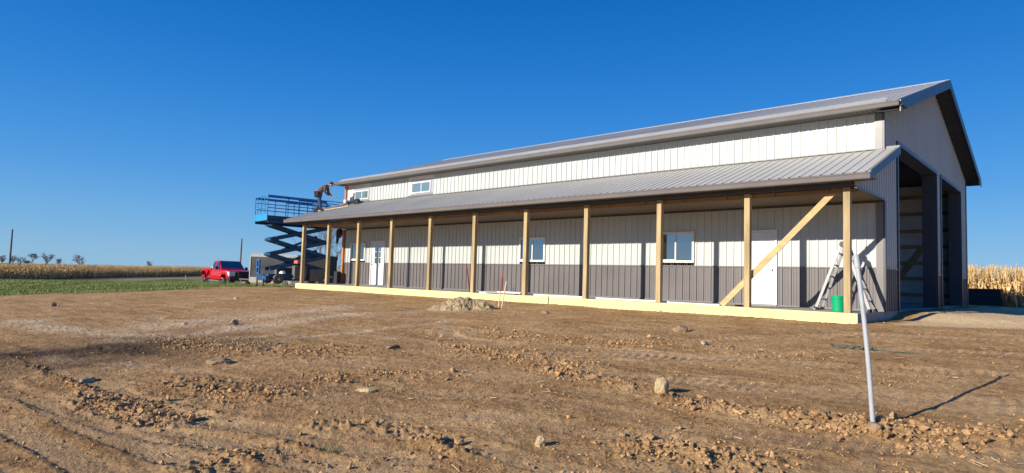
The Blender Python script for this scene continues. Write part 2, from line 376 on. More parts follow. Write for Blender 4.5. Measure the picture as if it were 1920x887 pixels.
# ------------------------------------------------------------ the barn
barn=empty('pole_barn',(0,0,0),0,'long white and taupe steel pole barn with open porch and two tall end doorways','barn')
RP=.2286
def ribpts(s0,s1,extra=(),rh=.027,pitch=RP,ph=.06):
    pts=[(s0,0),(s1,0)]; k=math.ceil((s0-ph)/pitch)-1
    while True:
        c=k*pitch+ph; k+=1
        if c-.035<s0: continue
        if c+.035>s1: break
        pts+=[(c-.024,0),(c-.014,rh),(c+.014,rh),(c+.024,0)]
        pts+=[(c+.0762-.01,0),(c+.0762,.004),(c+.0762+.01,0),(c+.1524-.01,0),(c+.1524,.004),(c+.1524+.01,0)] if c+.17<s1 else []
    pts.sort(); ss=[p[0] for p in pts];hh=[p[1] for p in pts]
    for e in extra:
        if s0<e<s1: pts.append((e,float(np.interp(e,ss,hh))))
    pts=sorted(set(pts)); return pts
def ribbed(mb,s0,s1,fn,tlo,thi,holes=(),**k):
    ex=[h for q in holes for h in q[:2]]; pts=ribpts(s0,s1,ex,**k)
    for (a,ha),(b,hb) in zip(pts[:-1],pts[1:]):
        if b-a<1e-5: continue
        mid=(a+b)/2; iv=[(None,None)]
        cuts=[]
        for (h0,h1,t0,t1) in holes:
            if h0<=mid<=h1: cuts.append((t0,t1))
        cuts.sort(); lo=lambda s:tlo(s) if callable(tlo) else tlo; hi=lambda s:thi(s) if callable(thi) else thi
        segs=[]; cur=lo
        for t0,t1 in cuts:
            if t0>lo(mid)+1e-4 : segs.append((cur,(lambda s,t=t0:t)))
            cur=(lambda s,t=t1:t)
        if cur(mid)<hi(mid)-1e-4: segs.append((cur,hi))
        for L0,H0 in segs:
            mb.quad(fn(a,ha,L0(a)),fn(b,hb,L0(b)),fn(b,hb,H0(b)),fn(a,ha,H0(a)))
XL=-24.0; W=13.5; WT=1.075; ZE=5.08; OV=.45; RY=6.75; RZ=7.40; slope=(RZ-ZE)/(RY+.5)
def zroof(y): return RZ-abs(y-RY)*slope      # top surface of main roof
PS=.356
def zporch(y): return 4.04+PS*y
# openings of the front wall: (x0,x1,z0,z1)
win=[(-23.45,-22.2,1.17,2.03,'w'),(-12.12,-10.86,1.17,2.08,'w'),(-6.28,-5.03,1.17,2.12,'w')]
doors=[(-21.72,-20.62,0,2.12),(-3.50,-2.58,0,2.10)]
holes=[w_[:4] for w_ in win]+doors
F_=lambda s,h,t:(s,-h,t)
mb=MB().m('wain'); ribbed(mb,XL,0,F_,.0,WT,holes); mb.build('wainscot',barn)
mb=MB().m('white'); ribbed(mb,XL,0,F_,WT,2.76,holes); mb.build('lower_wall_siding',barn)
mb=MB().m('white')
bare=[(XL,-22.0,3.9,5.2),(-19.05,-17.3,3.9,5.2)]
ribbed(mb,XL,0,F_,3.9,4.97,bare); mb.build('upper_wall_siding',barn)
# z-bar between colours
mb=MB().m('ltrim')
xs=[XL]+[e for q in sorted(doors) for e in (q[0],q[1])]+[0]
for a,b in zip(xs[::2],xs[1::2]): mb.box(a,b,-.03,.0,WT-.02,WT+.012); mb.box(a,b,-.028,.0,.0,.035)
mb.build('wainscot_cap',barn)
mb=MB().m('trim')
for a,b in zip(xs[::2],xs[1::2]): pass
mb.box(XL,0,-.035,0,2.70,2.77); mb.build('wall_top_trim',barn)
# bare wrapped patches with small upper windows
for (x0,x1,z0,z1),(a0,a1,c0,c1) in zip(((XL,-22.0,3.9,4.97),(-19.05,-17.3,3.9,4.97)),((-23.3,-22.12,4.19,4.64),(-18.78,-17.45,4.2,4.70))):
    p=MB().m('wrap').box(x0,x1,-.004,.02,z0,z1).build('wrapped_panel',barn); p['label']='bare white wrapped wall patch around small upper window'
    MB().m('ltrim').box(x0+.01,x1-.01,-.02,-.004,4.0,4.14).build('flashing',barn)
    wn=MB(); wn.m('tape'); t=.10
    for q in ((a0-t,a1+t,c1,c1+t),(a0-t,a1+t,c0-t,c0),(a0-t,a0,c0,c1),(a1,a1+t,c0,c1)): wn.box(q[0],q[1],-.010,-.004,q[2],q[3])
    wn=wn.build('window',barn); wn['label']='small upper window edged with grey flashing tape'
    f=MB().m('vinyl'); t=.055
    for q in ((a0,a1,c1-t,c1),(a0,a1,c0,c0+t),(a0,a0+t,c0+t,c1-t),(a1-t,a1,c0+t,c1-t)): f.box(q[0],q[1],-.05,-.004,q[2],q[3])
    mx=(a0+a1)/2; f.box(mx-.02,mx+.02,-.035,-.004,c0+t,c1-t); f.build('frame',wn,bevel=.004)
    MB().m('gglass').box(a0+t,a1-t,-.02,-.006,c0+t,c1-t).build('pane',wn)
# lower windows
def window(x0,x1,z0,z1,lab):
    t=.07; f=MB().m('vinyl')
    for q in ((x0,x1,z1-t,z1),(x0,x1,z0,z0+t),(x0,x0+t,z0+t,z1-t),(x1-t,x1,z0+t,z1-t)): f.box(q[0],q[1],-.055,.03,q[2],q[3])
    mx=(x0+x1)/2; f.box(mx-.025,mx+.025,-.03,.02,z0+t,z1-t)
    f.box(x0+t,mx,-.018,.01,z0+t,z0+t+.03); f.box(mx,x1-t,-.018,.01,z1-t-.03,z1-t)
    o=f.build('window',barn,bevel=.005); o['label']=lab
    MB().m('glass').box(x0+t,mx-.025,-.004,.004,z0+t+.03,z1-t).build('pane',o)
    MB().m('glass').box(mx+.025,x1-t,-.012,-.006,z0+t,z1-t-.03).build('pane',o)
    return o
for w_,lb in zip(win,('white framed window left of the part-glazed door','white framed sliding window half hidden by a middle post','white framed sliding window nearest the plain white door')): window(*w_[:4],lb)
# doors
def door(x0,x1,z1,lite,lab):
    t=.06
    f=MB().m('vinyl').box(x0,x0+t,-.05,.03,0.004,z1).box(x1-t,x1,-.05,.03,.004,z1).box(x0+t,x1-t,-.05,.03,z1-t,z1); f.m('alu').box(x0,x1,-.09,.03,-.0,.03)
    o=MB().m('door').box(x0+t+.004,x1-t-.004,-.012,.03,.035,z1-t-.004).build('door',barn,bevel=.003); o['label']=lab
    f.build('frame',o)
    if lite:
        cx=(x0+x1)/2; a,b,c,d=cx-.22,cx+.26,1.05,1.88
        g=MB().m('vinyl')
        for q in ((a-.05,b+.05,d,d+.05),(a-.05,b+.05,c-.05,c),(a-.05,a,c,d),(b,b+.05,c,d)): g.box(q[0],q[1],-.03,-.012,q[2],q[3])
        for k in(1,2): xx=a+(b-a)*k/3; g.box(xx-.013,xx+.013,-.026,-.0155,c,d)
        for k in(1,2): zz=c+(d-c)*k/3; g.box(a,b,-.0255,-.0155,zz-.013,zz+.013)
        g.build('grille',o); MB().m('glass').box(a,b,-.0155,-.013,c,d).build('pane',o)
        MB().m('door').box(cx-.3,cx+.3,-.017,-.012,.18,.85).build('panel',o)
    hx=x0+t+.07 if lite else x1-t-.09
    MB().m('steel').tube([(hx,-.012,1.0),(hx,-.03,1.0),(hx,-.045,1.0),(hx,-.075,1.0)],[.035,.02,.02,.032],10).build('handle',o); MB().m('steel').tube([(hx,-.012,1.12),(hx,-.03,1.12)],.028,10).build('deadbolt',o)
door(-21.72,-20.62,2.12,True,'white entry door with nine small panes'); door(-3.50,-2.58,2.10,False,'plain white steel entry door behind the brace board')
# gable wall x=0
GH=4.40; OP=[(1.50,7.02),(7.86,12.1)]
gh=[(a,b,-.3,GH) for a,b in OP]
G_=lambda s,h,t:(h,s,t)
for a_,b_ in ((0,1.5),(7.02,7.86),(12.1,W)):
    mb=MB().m('wain'); ribbed(mb,a_,b_,G_,-.06,WT); mb.build('gable_wainscot',barn)
mb=MB().m('white'); ribbed(mb,0,W,G_,WT,lambda s:zroof(s)-.12,gh); mb.build('gable_siding',barn)
mb=MB().m('white'); ribbed(mb,-2.55,0,G_,2.78,lambda s:zporch(s)-.10); mb.build('porch_gable_siding',barn)
for ya,yb in ((.1,1.4),(7.12,7.76),(12.2,W-.1)): MB().m('ltrim').box(0,.03,ya,yb,WT-.02,WT+.012).build('gable_wainscot_cap',barn)
mb=MB().m('trim')
for a,b in OP:
    mb.box(-.02,.045,a-.10,a,-.2,GH+.10).box(-.02,.045,b,b+.10,-.2,GH+.10).box(-.02,.047,a,b,GH,GH+.10)
    mb.box(-.38,-.02,b-.03,b+.10,-.2,GH).box(-.38,-.02,a-.1,a+.0,-.2,GH).box(-.38,-.02,a,b-.03,GH-.0,GH+.1)
mb.build('doorway_trim',barn)
# corner trims
MB().m('ltrim').box(-.16,-.002,-.045,-.002,WT,2.70).box(-.16,-.002,-.046,-.002,0,WT).build('front_corner_trim',barn); MB().m('ltrim').box(-.17,-.002,-.045,-.002,4.02,4.94).build('front_corner_trim',barn)
for q in ((.0,.045,-.045,.07,-.03,2.74),(.0,.045,-.045,.03,4.0,4.96),(.0,.045,W-.1,W+.045,-.1,zroof(W)-.2),(.002,.04,-2.55,0,2.745,2.785)): MB().m('trim').box(*q).build('gable_corner_trim',barn)
# left end
mb=MB().m('white'); ribbed(mb,0,W,lambda s,h,t:(XL-h,s,t),0,lambda s:zroof(s)-.12); mb.build('far_gable_siding',barn)
MB().m('orange').box(XL-.16,XL-.03,-.10,.05,0,2.74).box(XL-.12,XL-.03,-.10,.03,3.9,4.96).build('corner_post',barn)
mb=MB().m('white'); ribbed(mb,XL,0,lambda s,h,t:(s,W+h,t),0,5.06); mb.build('rear_siding',barn)
# interior
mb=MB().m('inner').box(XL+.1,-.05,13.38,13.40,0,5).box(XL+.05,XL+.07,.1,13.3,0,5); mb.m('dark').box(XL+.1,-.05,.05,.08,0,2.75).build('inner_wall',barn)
for z in (.36,1.03,1.68,2.36,3.02,3.75,4.45): MB().m('girt').box(XL+.1,-.06,13.30,13.38,z-.07,z+.07).build('girt',barn)
MB().m('girt').bar((-2.9,13.28,.15),(-.9,13.28,3.1),.04,.19,up=(0,0,1)).build('wall_brace',barn)
MB().m('girt').box(-.42,-.22,13.1,13.3,0,5).build('wall_post',barn)
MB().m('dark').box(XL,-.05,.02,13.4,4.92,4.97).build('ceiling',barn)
MB().m('conc').box(XL,.02,0,W,-.30,-.004).build('floor',barn)
# main roof
mb=MB().m('roof')
Xr0,Xr1=XL-.45,.47
R1=lambda s,h,t:(s,t,zroof(t)+h)
ribbed(mb,Xr0,Xr1,R1,-.5,RY,rh=.018); ribbed(mb,Xr0,Xr1,R1,RY,W+.5,rh=.018)
roof=mb.build('roof',barn)
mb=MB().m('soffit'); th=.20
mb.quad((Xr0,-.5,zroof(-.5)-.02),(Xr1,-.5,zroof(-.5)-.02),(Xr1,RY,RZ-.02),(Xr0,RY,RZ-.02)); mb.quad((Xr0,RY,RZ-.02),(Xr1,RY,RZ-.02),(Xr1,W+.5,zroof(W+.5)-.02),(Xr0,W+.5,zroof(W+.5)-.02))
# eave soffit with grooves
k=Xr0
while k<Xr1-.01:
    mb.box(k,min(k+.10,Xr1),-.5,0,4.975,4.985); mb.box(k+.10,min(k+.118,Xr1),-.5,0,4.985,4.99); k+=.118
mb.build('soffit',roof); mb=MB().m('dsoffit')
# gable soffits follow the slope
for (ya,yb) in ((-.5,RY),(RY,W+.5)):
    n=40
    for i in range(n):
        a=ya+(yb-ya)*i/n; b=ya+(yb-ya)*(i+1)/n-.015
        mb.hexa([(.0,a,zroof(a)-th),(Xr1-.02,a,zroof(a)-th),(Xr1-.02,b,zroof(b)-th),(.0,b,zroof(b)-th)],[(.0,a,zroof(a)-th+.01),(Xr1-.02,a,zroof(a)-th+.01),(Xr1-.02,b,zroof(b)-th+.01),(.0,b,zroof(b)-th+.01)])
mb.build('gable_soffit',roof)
mb=MB().m('trim'); fd=.25
for X0,X1 in ((Xr1,Xr1+.025),):
    for ya,yb in ((-.5,RY),(RY,W+.52)):
        mb.hexa([(X0,ya,zroof(ya)-fd),(X1,ya,zroof(ya)-fd),(X1,yb,zroof(yb)-fd),(X0,yb,zroof(yb)-fd)],[(X0,ya,zroof(ya)+.03),(X1,ya,zroof(ya)+.03),(X1,yb,zroof(yb)+.03),(X0,yb,zroof(yb)+.03)])
        a,b=(X0-.07,X1) if X0>0 else (X0,X1+.07)
        mb.hexa([(a,ya,zroof(ya)+.03),(b,ya,zroof(ya)+.03),(b,yb,zroof(yb)+.03),(a,yb,zroof(yb)+.03)],[(a,ya,zroof(ya)+.036),(b,ya,zroof(ya)+.036),(b,yb,zroof(yb)+.036),(a,yb,zroof(yb)+.036)])
mb.build('rake_trim',roof)
MB().m('pale').hexa([(Xr0,RY-.16,zroof(RY-.16)+.024),(Xr1,RY-.16,zroof(RY-.16)+.024),(Xr1,RY,RZ+.05),(Xr0,RY,RZ+.05)],[(Xr0,RY-.16,zroof(RY-.16)+.03),(Xr1,RY-.16,zroof(RY-.16)+.03),(Xr1,RY,RZ+.056),(Xr0,RY,RZ+.056)]).build('ridge_cap',roof)
def gutter(x0,x1,y,z0,z1,par,mt='ltrim'):
    m_=MB().m(mt)
    pr_=[(y,z1+.0),(y-.02,z1),(y-.10,z1-.01),(y-.115,z1-.035),(y-.10,z1-.06),(y-.085,z0+.02),(y-.075,z0),(y,z0)]
    for a,b in zip(pr_[:-1],pr_[1:]): m_.quad((x0,*a),(x1,*a),(x1,*b),(x0,*b))
    for X in(x0,x1): m_.quad(*[(X,*q) for q in pr_])
    return m_.build('gutter',par)
gutter(Xr0,Xr1,-.5,4.965,5.10,roof)
MB().m('pale').hexa([(Xr0+.2,-.42,zroof(-.42)+.03),(.17,-.42,zroof(-.42)+.03),(.17,-.14,zroof(-.14)+.10),(Xr0+.2,-.14,zroof(-.14)+.10)],[(Xr0+.2,-.44,zroof(-.42)+.05),(.17,-.44,zroof(-.42)+.05),(.17,-.14,zroof(-.14)+.115),(Xr0+.2,-.14,zroof(-.14)+.115)]).build('snow_guard',roof)
# porch roof
YP=-2.80; Xp0,Xp1=-24.93,.36
mb=MB().m('roof'); ribbed(mb,Xp0,Xp1,lambda s,h,t:(s,t,zporch(t)+h),YP,-.02,rh=.019); pr=mb.build('porch_roof',barn)
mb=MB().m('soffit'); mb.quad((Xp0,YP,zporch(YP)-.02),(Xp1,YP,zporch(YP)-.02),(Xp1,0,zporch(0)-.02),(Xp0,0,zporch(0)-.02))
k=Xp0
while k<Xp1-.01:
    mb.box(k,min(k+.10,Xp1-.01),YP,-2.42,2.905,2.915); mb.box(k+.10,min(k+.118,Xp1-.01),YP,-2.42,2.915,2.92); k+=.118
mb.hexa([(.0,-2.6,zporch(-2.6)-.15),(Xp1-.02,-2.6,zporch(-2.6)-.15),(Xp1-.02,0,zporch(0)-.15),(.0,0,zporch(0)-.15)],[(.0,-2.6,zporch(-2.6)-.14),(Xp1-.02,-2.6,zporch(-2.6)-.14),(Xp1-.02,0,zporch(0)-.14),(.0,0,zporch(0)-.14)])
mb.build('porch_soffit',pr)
mb=MB().m('trim')
for X0,X1 in ((Xp1,Xp1+.022),):
    mb.hexa([(X0,YP,zporch(YP)-.16),(X1,YP,zporch(YP)-.16),(X1,.03,zporch(0)-.16),(X0,.03,zporch(0)-.16)],[(X0,YP,zporch(YP)+.03),(X1,YP,zporch(YP)+.03),(X1,.03,zporch(0)+.04),(X0,.03,zporch(0)+.04)])
mb.box(.05,Xp1,.03,.05,zporch(0)-.16,zporch(0)+.07)
mb.build('rake_trim',pr)
gutter(Xp0,Xp1+.022,YP,2.885,3.035,pr)
MB().m('ltrim').box(XL,0,-.06,-.022,zporch(-.04)+.022,zporch(-.04)+.05).build('wall_flashing',pr)
# porch framing
px_=[-23.95,-21.72,-19.34,-17.0,-14.59,-12.19,-9.77,-7.35,-4.90,-2.46,-.21]
MB().m('beam').box(-24.1,-.02,-2.235,-2.195,2.69,2.80).build('porch_beam',barn); MB().m('trim').box(-24.1,-.02,-2.42,-2.195,2.81,2.90).build('eave_shade_strip',barn)  # charcoal strip over the beam paints the soffit's deep shade
mb=MB().m('osb').box(-24.1,-.02,-2.14,-.04,2.76,2.775).build('porch_ceiling',barn)
for i in range(21):
    x=-23.4+i*1.2
    if x<-.3: MB().m('beam').box(x-.07,x-.03,-2.275,-2.238,2.70,2.81).build('joist_block',barn)
for x in px_:
    p=MB().m('post').box(x-.07,x+.07,-2.385,-2.24,0.002,2.80); p.build('porch_post',barn,bevel=.006)
slab=MB().m('conc').box(-24.24,-.004,-2.40,-.0,-.26,0).box(-.004,.02,-2.40,-.05,-.26,-.002).build('porch_slab',barn)
mb=MB().m('foam'); x=-24.27
while x<.02:
    b=min(x+2.44,.02); mb.box(x,b-.004,-2.452+random.uniform(0,.004),-2.402,-.30,.004+random.uniform(-.006,.004)); x+=2.44
mb.box(-24.30,-24.245,-2.45,0,-.30,0)
mb.build('foam_board',slab)
# ------------------------------------------------------------ things on and round the porch
def thing(mb,name,label,cat,group=None,bevel=0,smooth=False,loc=None):
    return tag(mb.build(name,bevel=bevel,smooth=smooth,loc=loc),label,cat,group)
thing(MB().m('pine').bar((-3.17,-2.205,.02),(-.46,-2.205,2.80),.038,.14),'brace_board','pale pine board slanting up behind the two rightmost porch posts','brace board')
# bucket
b=empty('bucket',(-.57,-1.72,0),.3,'green plastic bucket on the slab beside the nearest post','bucket')
mb=MB().m('green').tube([(0,0,.002),(0,0,.01),(0,0,.30),(0,0,.305),(0,0,.33),(0,0,.335),(0,0,.37)],[.125,.13,.148,.158,.158,.15,.153],28,cap=False); mb.quad(*[(.128*math.cos(t*.224),.128*math.sin(t*.224),.012) for t in range(28)]); mb.build('body',b,smooth=False)
MB().m('steel').tube([(.158*math.cos(a),.0-.158*math.sin(a)*.75,.30-.20*math.sin(a)) for a in [math.pi*i/14 for i in range(15)]],.004,6).build('handle',b)
# ladder
lad=empty('ladder',(-.63,-.95,0),0,'open aluminium A-frame ladder standing behind the nearest porch post','ladder')
def ladside(sx,mt,name):
    rt=MB().m('alu')
    for y in (-1,1):
        rt.bar((sx*.60,y*.25,.01),(sx*.045,y*.17,1.58),.028,.062,up=(1,0,0))
        rt.m('black').bar((sx*.60,y*.25,.0),(sx*.585,y*.248,.07),.04,.09,up=(1,0,0)); rt.m('alu')
    o=rt.build(name,lad)
    for k in range(5):
        t=(.26+.28*k)/1.6; x=sx*(.60-.555*t); y=.25-.08*t
        MB().m('alu').bar((x,-y,.26+.28*k),(x,y,.26+.28*k),.035,.03).build('rung',o)
ladside(-1,'alu','ladder_section'); ladside(1,'alu','ladder_section')
for y in (-.17,.17):
    MB().m('blackp').tube([(0,y-.03,1.60),(0,y+.03,1.60)],.075,14).build('hinge',lad)
# second flared inner section of the right side, wider base bar
MB().m('alu').bar((-.6,-.34,.02),(-.6,.34,.02),.05,.04).build('stabiliser',lad)
# boards and sheets on the slab
def flat(name,cx,cy,L,Wd,h,rz,mat,label,cat,group=None,z=0.004):
    m_=MB().m(mat).box(-L/2,L/2,-Wd/2,Wd/2,0,h); o=thing(m_,name,label,cat,group,bevel=min(.004,h/4)); o.location=(cx,cy,z); o.rotation_euler=(0,0,rz); return o
flat('foam_sheet',-11.2,-1.75,1.9,.7,.04,.05,'sheet','white foam sheet on the slab behind the red-topped stake','foam sheet','white sheets lying on the slab')
flat('foam_sheet',-10.9,-1.6,1.2,.5,.03,-.1,'sheet','smaller white sheet lying on top of the foam sheet behind the stake','foam sheet','white sheets lying on the slab',z=.046)
flat('trim_strip',-8.6,-2.0,1.9,.22,.05,.03,'sheet','white strip on the slab between the middle posts','trim strip','white strips lying on the slab')
flat('trim_strip',-5.9,-2.05,2.4,.16,.045,.015,'sheet','long white strip on the slab under the sliding window','trim strip','white strips lying on the slab')
flat('trim_strip',-4.0,-2.05,1.5,.2,.03,-.01,'sheet','short white strip at the foot of the brace board','trim strip','white strips lying on the slab')
flat('scrap_board',-2.9,-1.6,.35,.14,.03,.4,'blackp','small dark scrap lying by the foot of the plain white door','scrap')
flat('steel_offcut',-10.9,-2.2,1.3,.18,.03,.06,'gmetal','dark metal offcut lying in front of the white foam sheet','offcut')
def stake(x,y,z0,h,lean,label,red=.55,mats=('stake','lath'),name='survey_stake'):
    m_=MB().m(mats[1]).bar((0,0,-.15),(lean[0]*(1-red),lean[1]*(1-red),h*(1-red)),.035,.018); m_.m(mats[0]).bar((lean[0]*(1-red),lean[1]*(1-red),h*(1-red)),(lean[0],lean[1],h),.036,.019)
    o=thing(m_,name,label,'stake','marker stakes'); o.location=(x,y,z0); return o
x,y=gp(934,576); stake(x,y,gz(x,y),1.0,(.09,.06),'red-topped wooden stake beside the dirt pile')
stake(-12.55,-2.1,0,.95,(-.35,.1),'thin red stake leaning on a middle porch post',red=.45,mats=('stake','stake'))
x,y=gp(938,577); stake(x+.05,y-.02,gz(x,y),.75,(.12,.07),'pale wooden lath next to the red-topped stake',red=.3,mats=('lath','lath'),name='wooden_lath')
for (u,v,h,lb) in ((732,549,.62,'right one of two thin white pipes before the slab'),(727,549,.42,'left one of two thin white pipes before the slab')):
    x,y=gp(u,v); o=thing(MB().m('sheet').tube([(0,0,-.1),(.01,0,h)],.03,10),'vent_pipe',lb,'pipe','white pipes standing before the slab'); o.location=(x,y,gz(x,y))
x,y=gp(348,527); o=thing(MB().m('lath').bar((0,0,-.1),(-.12,0,1.0),.07,.05),'field_stake','short wooden stake standing alone in the far grass','stake'); o.location=(x,y,gz(x,y))
# conduit pole
T=CAM+(fw+cR*((1605-960)/F)+cU*((444.2-480)/F))*6.1; Bx,By=gp(1637,806); Bz=surf(Bx,By)
pole=empty('conduit_pole',(Bx,By,Bz),0,'tall leaning grey plastic pipe standing in the dirt in front','pipe')
tv=T-Vector((Bx,By,Bz))
def pl(t,b=.02): return tv*t+Vector((b,-b,0))*math.sin(math.pi*t)
MB().m('pvc').tube([pl(-.08)]+[pl(i/10) for i in range(11)],.021,14).build('pipe',pole,smooth=False)
MB().m('pvc').tube([pl(.915),pl(.93),pl(1.0),pl(1.003)],[.022,.0285,.0285,.022],16).build('coupling',pole)
# rope coil
mb=MB().m('rope'); x,y=gp(1597,655)
for k in range(3):
    pts=[]; 
    for i in range(22):
        a=i/21*math.pi*2.2+k; r=.16+.03*math.sin(3*a+k)-.03*k; pts.append((-.15+k*.16+r*math.cos(a),.55*r*math.sin(a),.03+.02*math.sin(5*a+k)))
    mb.tube(pts,.013,6)
mb.tube([(.1,0,.02),(.35,.05,.02),(.6,-.03,.015),(.85,.08,.015)],.010,6)
o=thing(mb,'rope_coil','tangled faded green rope lying on the dirt behind the leaning pipe','rope'); o.location=(x,y,surf(x,y))
# ------------------------------------------------------------ rocks, pile
def rockmesh(name,r,seed,mat,sq=(1,1,.7),sub=3,rough=.35):
    bm=bmesh.new(); bmesh.ops.create_icosphere(bm,subdivisions=sub,radius=1)
    rg=random.Random(seed); pl_=[Vector((rg.gauss(0,1),rg.gauss(0,1),rg.gauss(0,1))).normalized() for _ in range(9)]
    for v in bm.verts:
        p=v.co.copy()
        for n_ in pl_:
            d=p.dot(n_); c=.72
            if d>c: p-=n_*(d-c)
        p+=p*rough*.25*math.sin(7*p.x+seed)*math.sin(6*p.y)*math.sin(8*p.z)
        p*=1+rg.uniform(-.03,.03)
        v.co=Vector((p.x*r*sq[0],p.y*r*sq[1],p.z*r*sq[2]))
    me=bpy.data.meshes.new(name); bm.to_mesh(me); bm.free(); me.materials.append(M[mat])
    o=bpy.data.objects.new(name,me); COL.objects.link(o); return o
for i,(u,v,r,sq,mt,lb) in enumerate((
  (1241,742,.115,(.8,.8,1.25),'rock','largest upright pale stone standing alone in the foreground dirt'),
  (98,575,.13,(1,.9,.8),'rockd','lone stone on the far left dirt near the grass'),
  (162,715,.12,(1.5,.7,.45),'rock','flat pale stone by the dark damp patch'),
  (1276,623,.13,(1.2,.8,.8),'rockd','brown clod lying on smooth dirt before the slab'),
  (1320,648,.07,(1.3,.8,.7),'rock','small pale stone between the brown clod and the upright stone'),
  (1640,812,.06,(1,.8,.8),'rockd','clod pressed against the foot of the leaning pipe'),
  (1012,838,.06,(.8,.8,1.0),'rock','small upright stone at the bottom centre'),
  (1022,588,.10,(1.3,.8,.7),'rockd','dark clod close to the yellow foam edge'),
  (413,684,.13,(1.6,.8,.5),'rockd','dark clod right of the damp patch'),
  (440,610,.13,(1,.8,.7),'rockd','dark round clod on the pale track'),
  (686,731,.10,(1.5,.7,.35),'rock','flat slab-like stone on smooth dirt at centre'),
  (737,656,.10,(1.6,.7,.4),'rockd','dark flat clod in the middle distance'),
  (444,562,.12,(1.1,.8,.7),'rock','small stone on dirt in front of the white trailer'),
  (832,634,.07,(1.2,.8,.6),'rock','tiny bright stone below the dirt pile'))):
    x,y=gp(u,v); o=rockmesh('stone' if mt=='rock' else 'dirt_clod',r,i+3,mt,sq); o.location=(x,y,surf(x,y)+r*sq[2]*.32); o.rotation_euler=(0,0,i*1.3)
    tag(o,lb,'stone' if mt=='rock' else 'clod','loose stones and clods')
def build_pile():
    cx,cy=gp(868,580); n=150; th=np.linspace(-1.25,1.45,n); X,Y=np.meshgrid(np.linspace(-1.35,1.35,n),np.linspace(-.95,.95,110))
    px,py=.73,.68
    a=X*px+Y*py; b=-X*py+Y*px   # along image, depth
    h=.36*np.exp(-((a-.05)/.42)**2-(b/.42)**2)+.17*np.exp(-((a+.55)/.42)**2-(b/.35)**2)+.2*np.exp(-((a-.62)/.28)**2-((b)/.3)**2)
    env=SS(.015,.1,h)
    h=h+env*(.07*fbm(X,Y,4,3,5)+.06*fbm(X,Y,11,3,6,.7)+.03*np.clip(fbm(X,Y,20,2,7),0,1)); h-=.16*np.exp(-((a-.28)/.16)**2-((b+.28)/.16)**2)
    z=ground0(cx+X,cy+Y)+h-.05+.0*X
    V=np.stack([cx+X,cy+Y,z],-1).reshape(-1,3); idx=np.arange(V.shape[0]).reshape(X.shape)
    Fq=np.stack([idx[:-1,:-1],idx[:-1,1:],idx[1:,1:],idx[1:,:-1]],-1).reshape(-1,4)
    m_=new_mat('pale_clay_soil',(.38,.285,.17),.95,var=.3,vscale=7,bump=.8,bscale=30,spec=.1)
    o=npmesh('dirt_pile',V,Fq,[m_],smooth=False); tag(o,'lumpy pile of pale excavated clay in front of the slab','dirt pile')
build_pile()
# clods and straw scattered over the dirt (nobody could count them)
def scatter_clods():
    bm=bmesh.new(); bmesh.ops.create_icosphere(bm,subdivisions=1,radius=1); tv=np.array([v.co[:] for v in bm.verts]); tf=np.array([[v.index for v in f.verts] for f in bm.faces]); bm.free()
    xs=[];ys=[];rs=[]
    for pts,wd,st in clodbands:
        for (a,b) in zip(pts[:-1],pts[1:]):
            L=math.hypot(b[0]-a[0],b[1]-a[1]); n=int(L*wd*st*1500); n=min(n,9000)
            t=RNG.random(n); o_=RNG.normal(0,wd*.55,(n,2))
            xs.append(a[0]+(b[0]-a[0])*t+o_[:,0]); ys.append(a[1]+(b[1]-a[1])*t+o_[:,1]); rs.append(np.exp(RNG.normal(math.log(.011),.52,n)))
    # background scatter, denser near the viewer's side of the yard
    n=65000; r=3.0+24*RNG.random(n)**1.25; b=YAW+RNG.uniform(-.8,.72,n)
    xs.append(CAM.x+r*np.sin(b)); ys.append(CAM.y+r*np.cos(b)); rs.append(np.exp(RNG.normal(math.log(.0052),.5,n)))
    x=np.concatenate(xs);y=np.concatenate(ys);r=np.clip(np.concatenate(rs),.004,.05)
    k=fbm(x,y,.9,3,77)+RNG.normal(0,.25,len(x)); ok=(k>-.15)&~((y>-2.6)&(x<.2)&(x>-24.6))&(gborder(x,y)<0)
    x,y,r=x[ok],y[ok],r[ok]; z,_=ground_fields(x,y); N=len(x)
    sc=r[:,None]*RNG.uniform(.65,1.3,(N,3)); sc[:,2]*=.8
    jit=RNG.uniform(.5,1.25,(N,len(tv),1))
    V=tv[None]*jit*sc[:,None,:]; a=RNG.uniform(0,6.28,N); c,s=np.cos(a)[:,None],np.sin(a)[:,None]
    VX=V[:,:,0]*c-V[:,:,1]*s; VY=V[:,:,0]*s+V[:,:,1]*c
    V=np.stack([VX+x[:,None],VY+y[:,None],V[:,:,2]+(z+r*.5)[:,None]],-1).reshape(-1,3)
    Fc=(tf[None]+(np.arange(N)*len(tv))[:,None,None]).reshape(-1,3)
    m_=new_mat('clod_earth',(.41,.25,.124),.95,var=.4,vscale=4,bump=.4,bscale=60,spec=.1)
    o=npmesh('dirt_clods',V,Fc,[m_]); tag(o,'small earth clods scattered over the bare dirt','clods',kind='stuff')
scatter_clods()
def scatter_straw():
    n=420; r=3.5+18*RNG.random(n)**1.2; b=YAW+RNG.uniform(-.8,.72,n); x=CAM.x+r*np.sin(b); y=CAM.y+r*np.cos(b)
    ok=~((y>-2.6)&(x<.3))&(gborder(x,y)<0); x,y=x[ok],y[ok]; z,_=ground_fields(x,y)
    mb=MB().m(new_mat('dry_straw',(.55,.43,.26),.8,var=.2))
    for X,Y,Z in zip(x,y,z):
        a=random.uniform(0,6.28); L=random.uniform(.03,.13); w_=random.uniform(.003,.008); d=Vector((math.cos(a),math.sin(a),random.uniform(-.05,.2)))*L
        p=Vector((X,Y,Z+.012)); mb.bar(p-d*.5,p+d*.5+Vector((0,0,.004)),w_,.004)
    o=mb.build('straw_bits'); tag(o,'pale bits of straw and stalk strewn over the dirt','straw',kind='stuff')
scatter_straw()
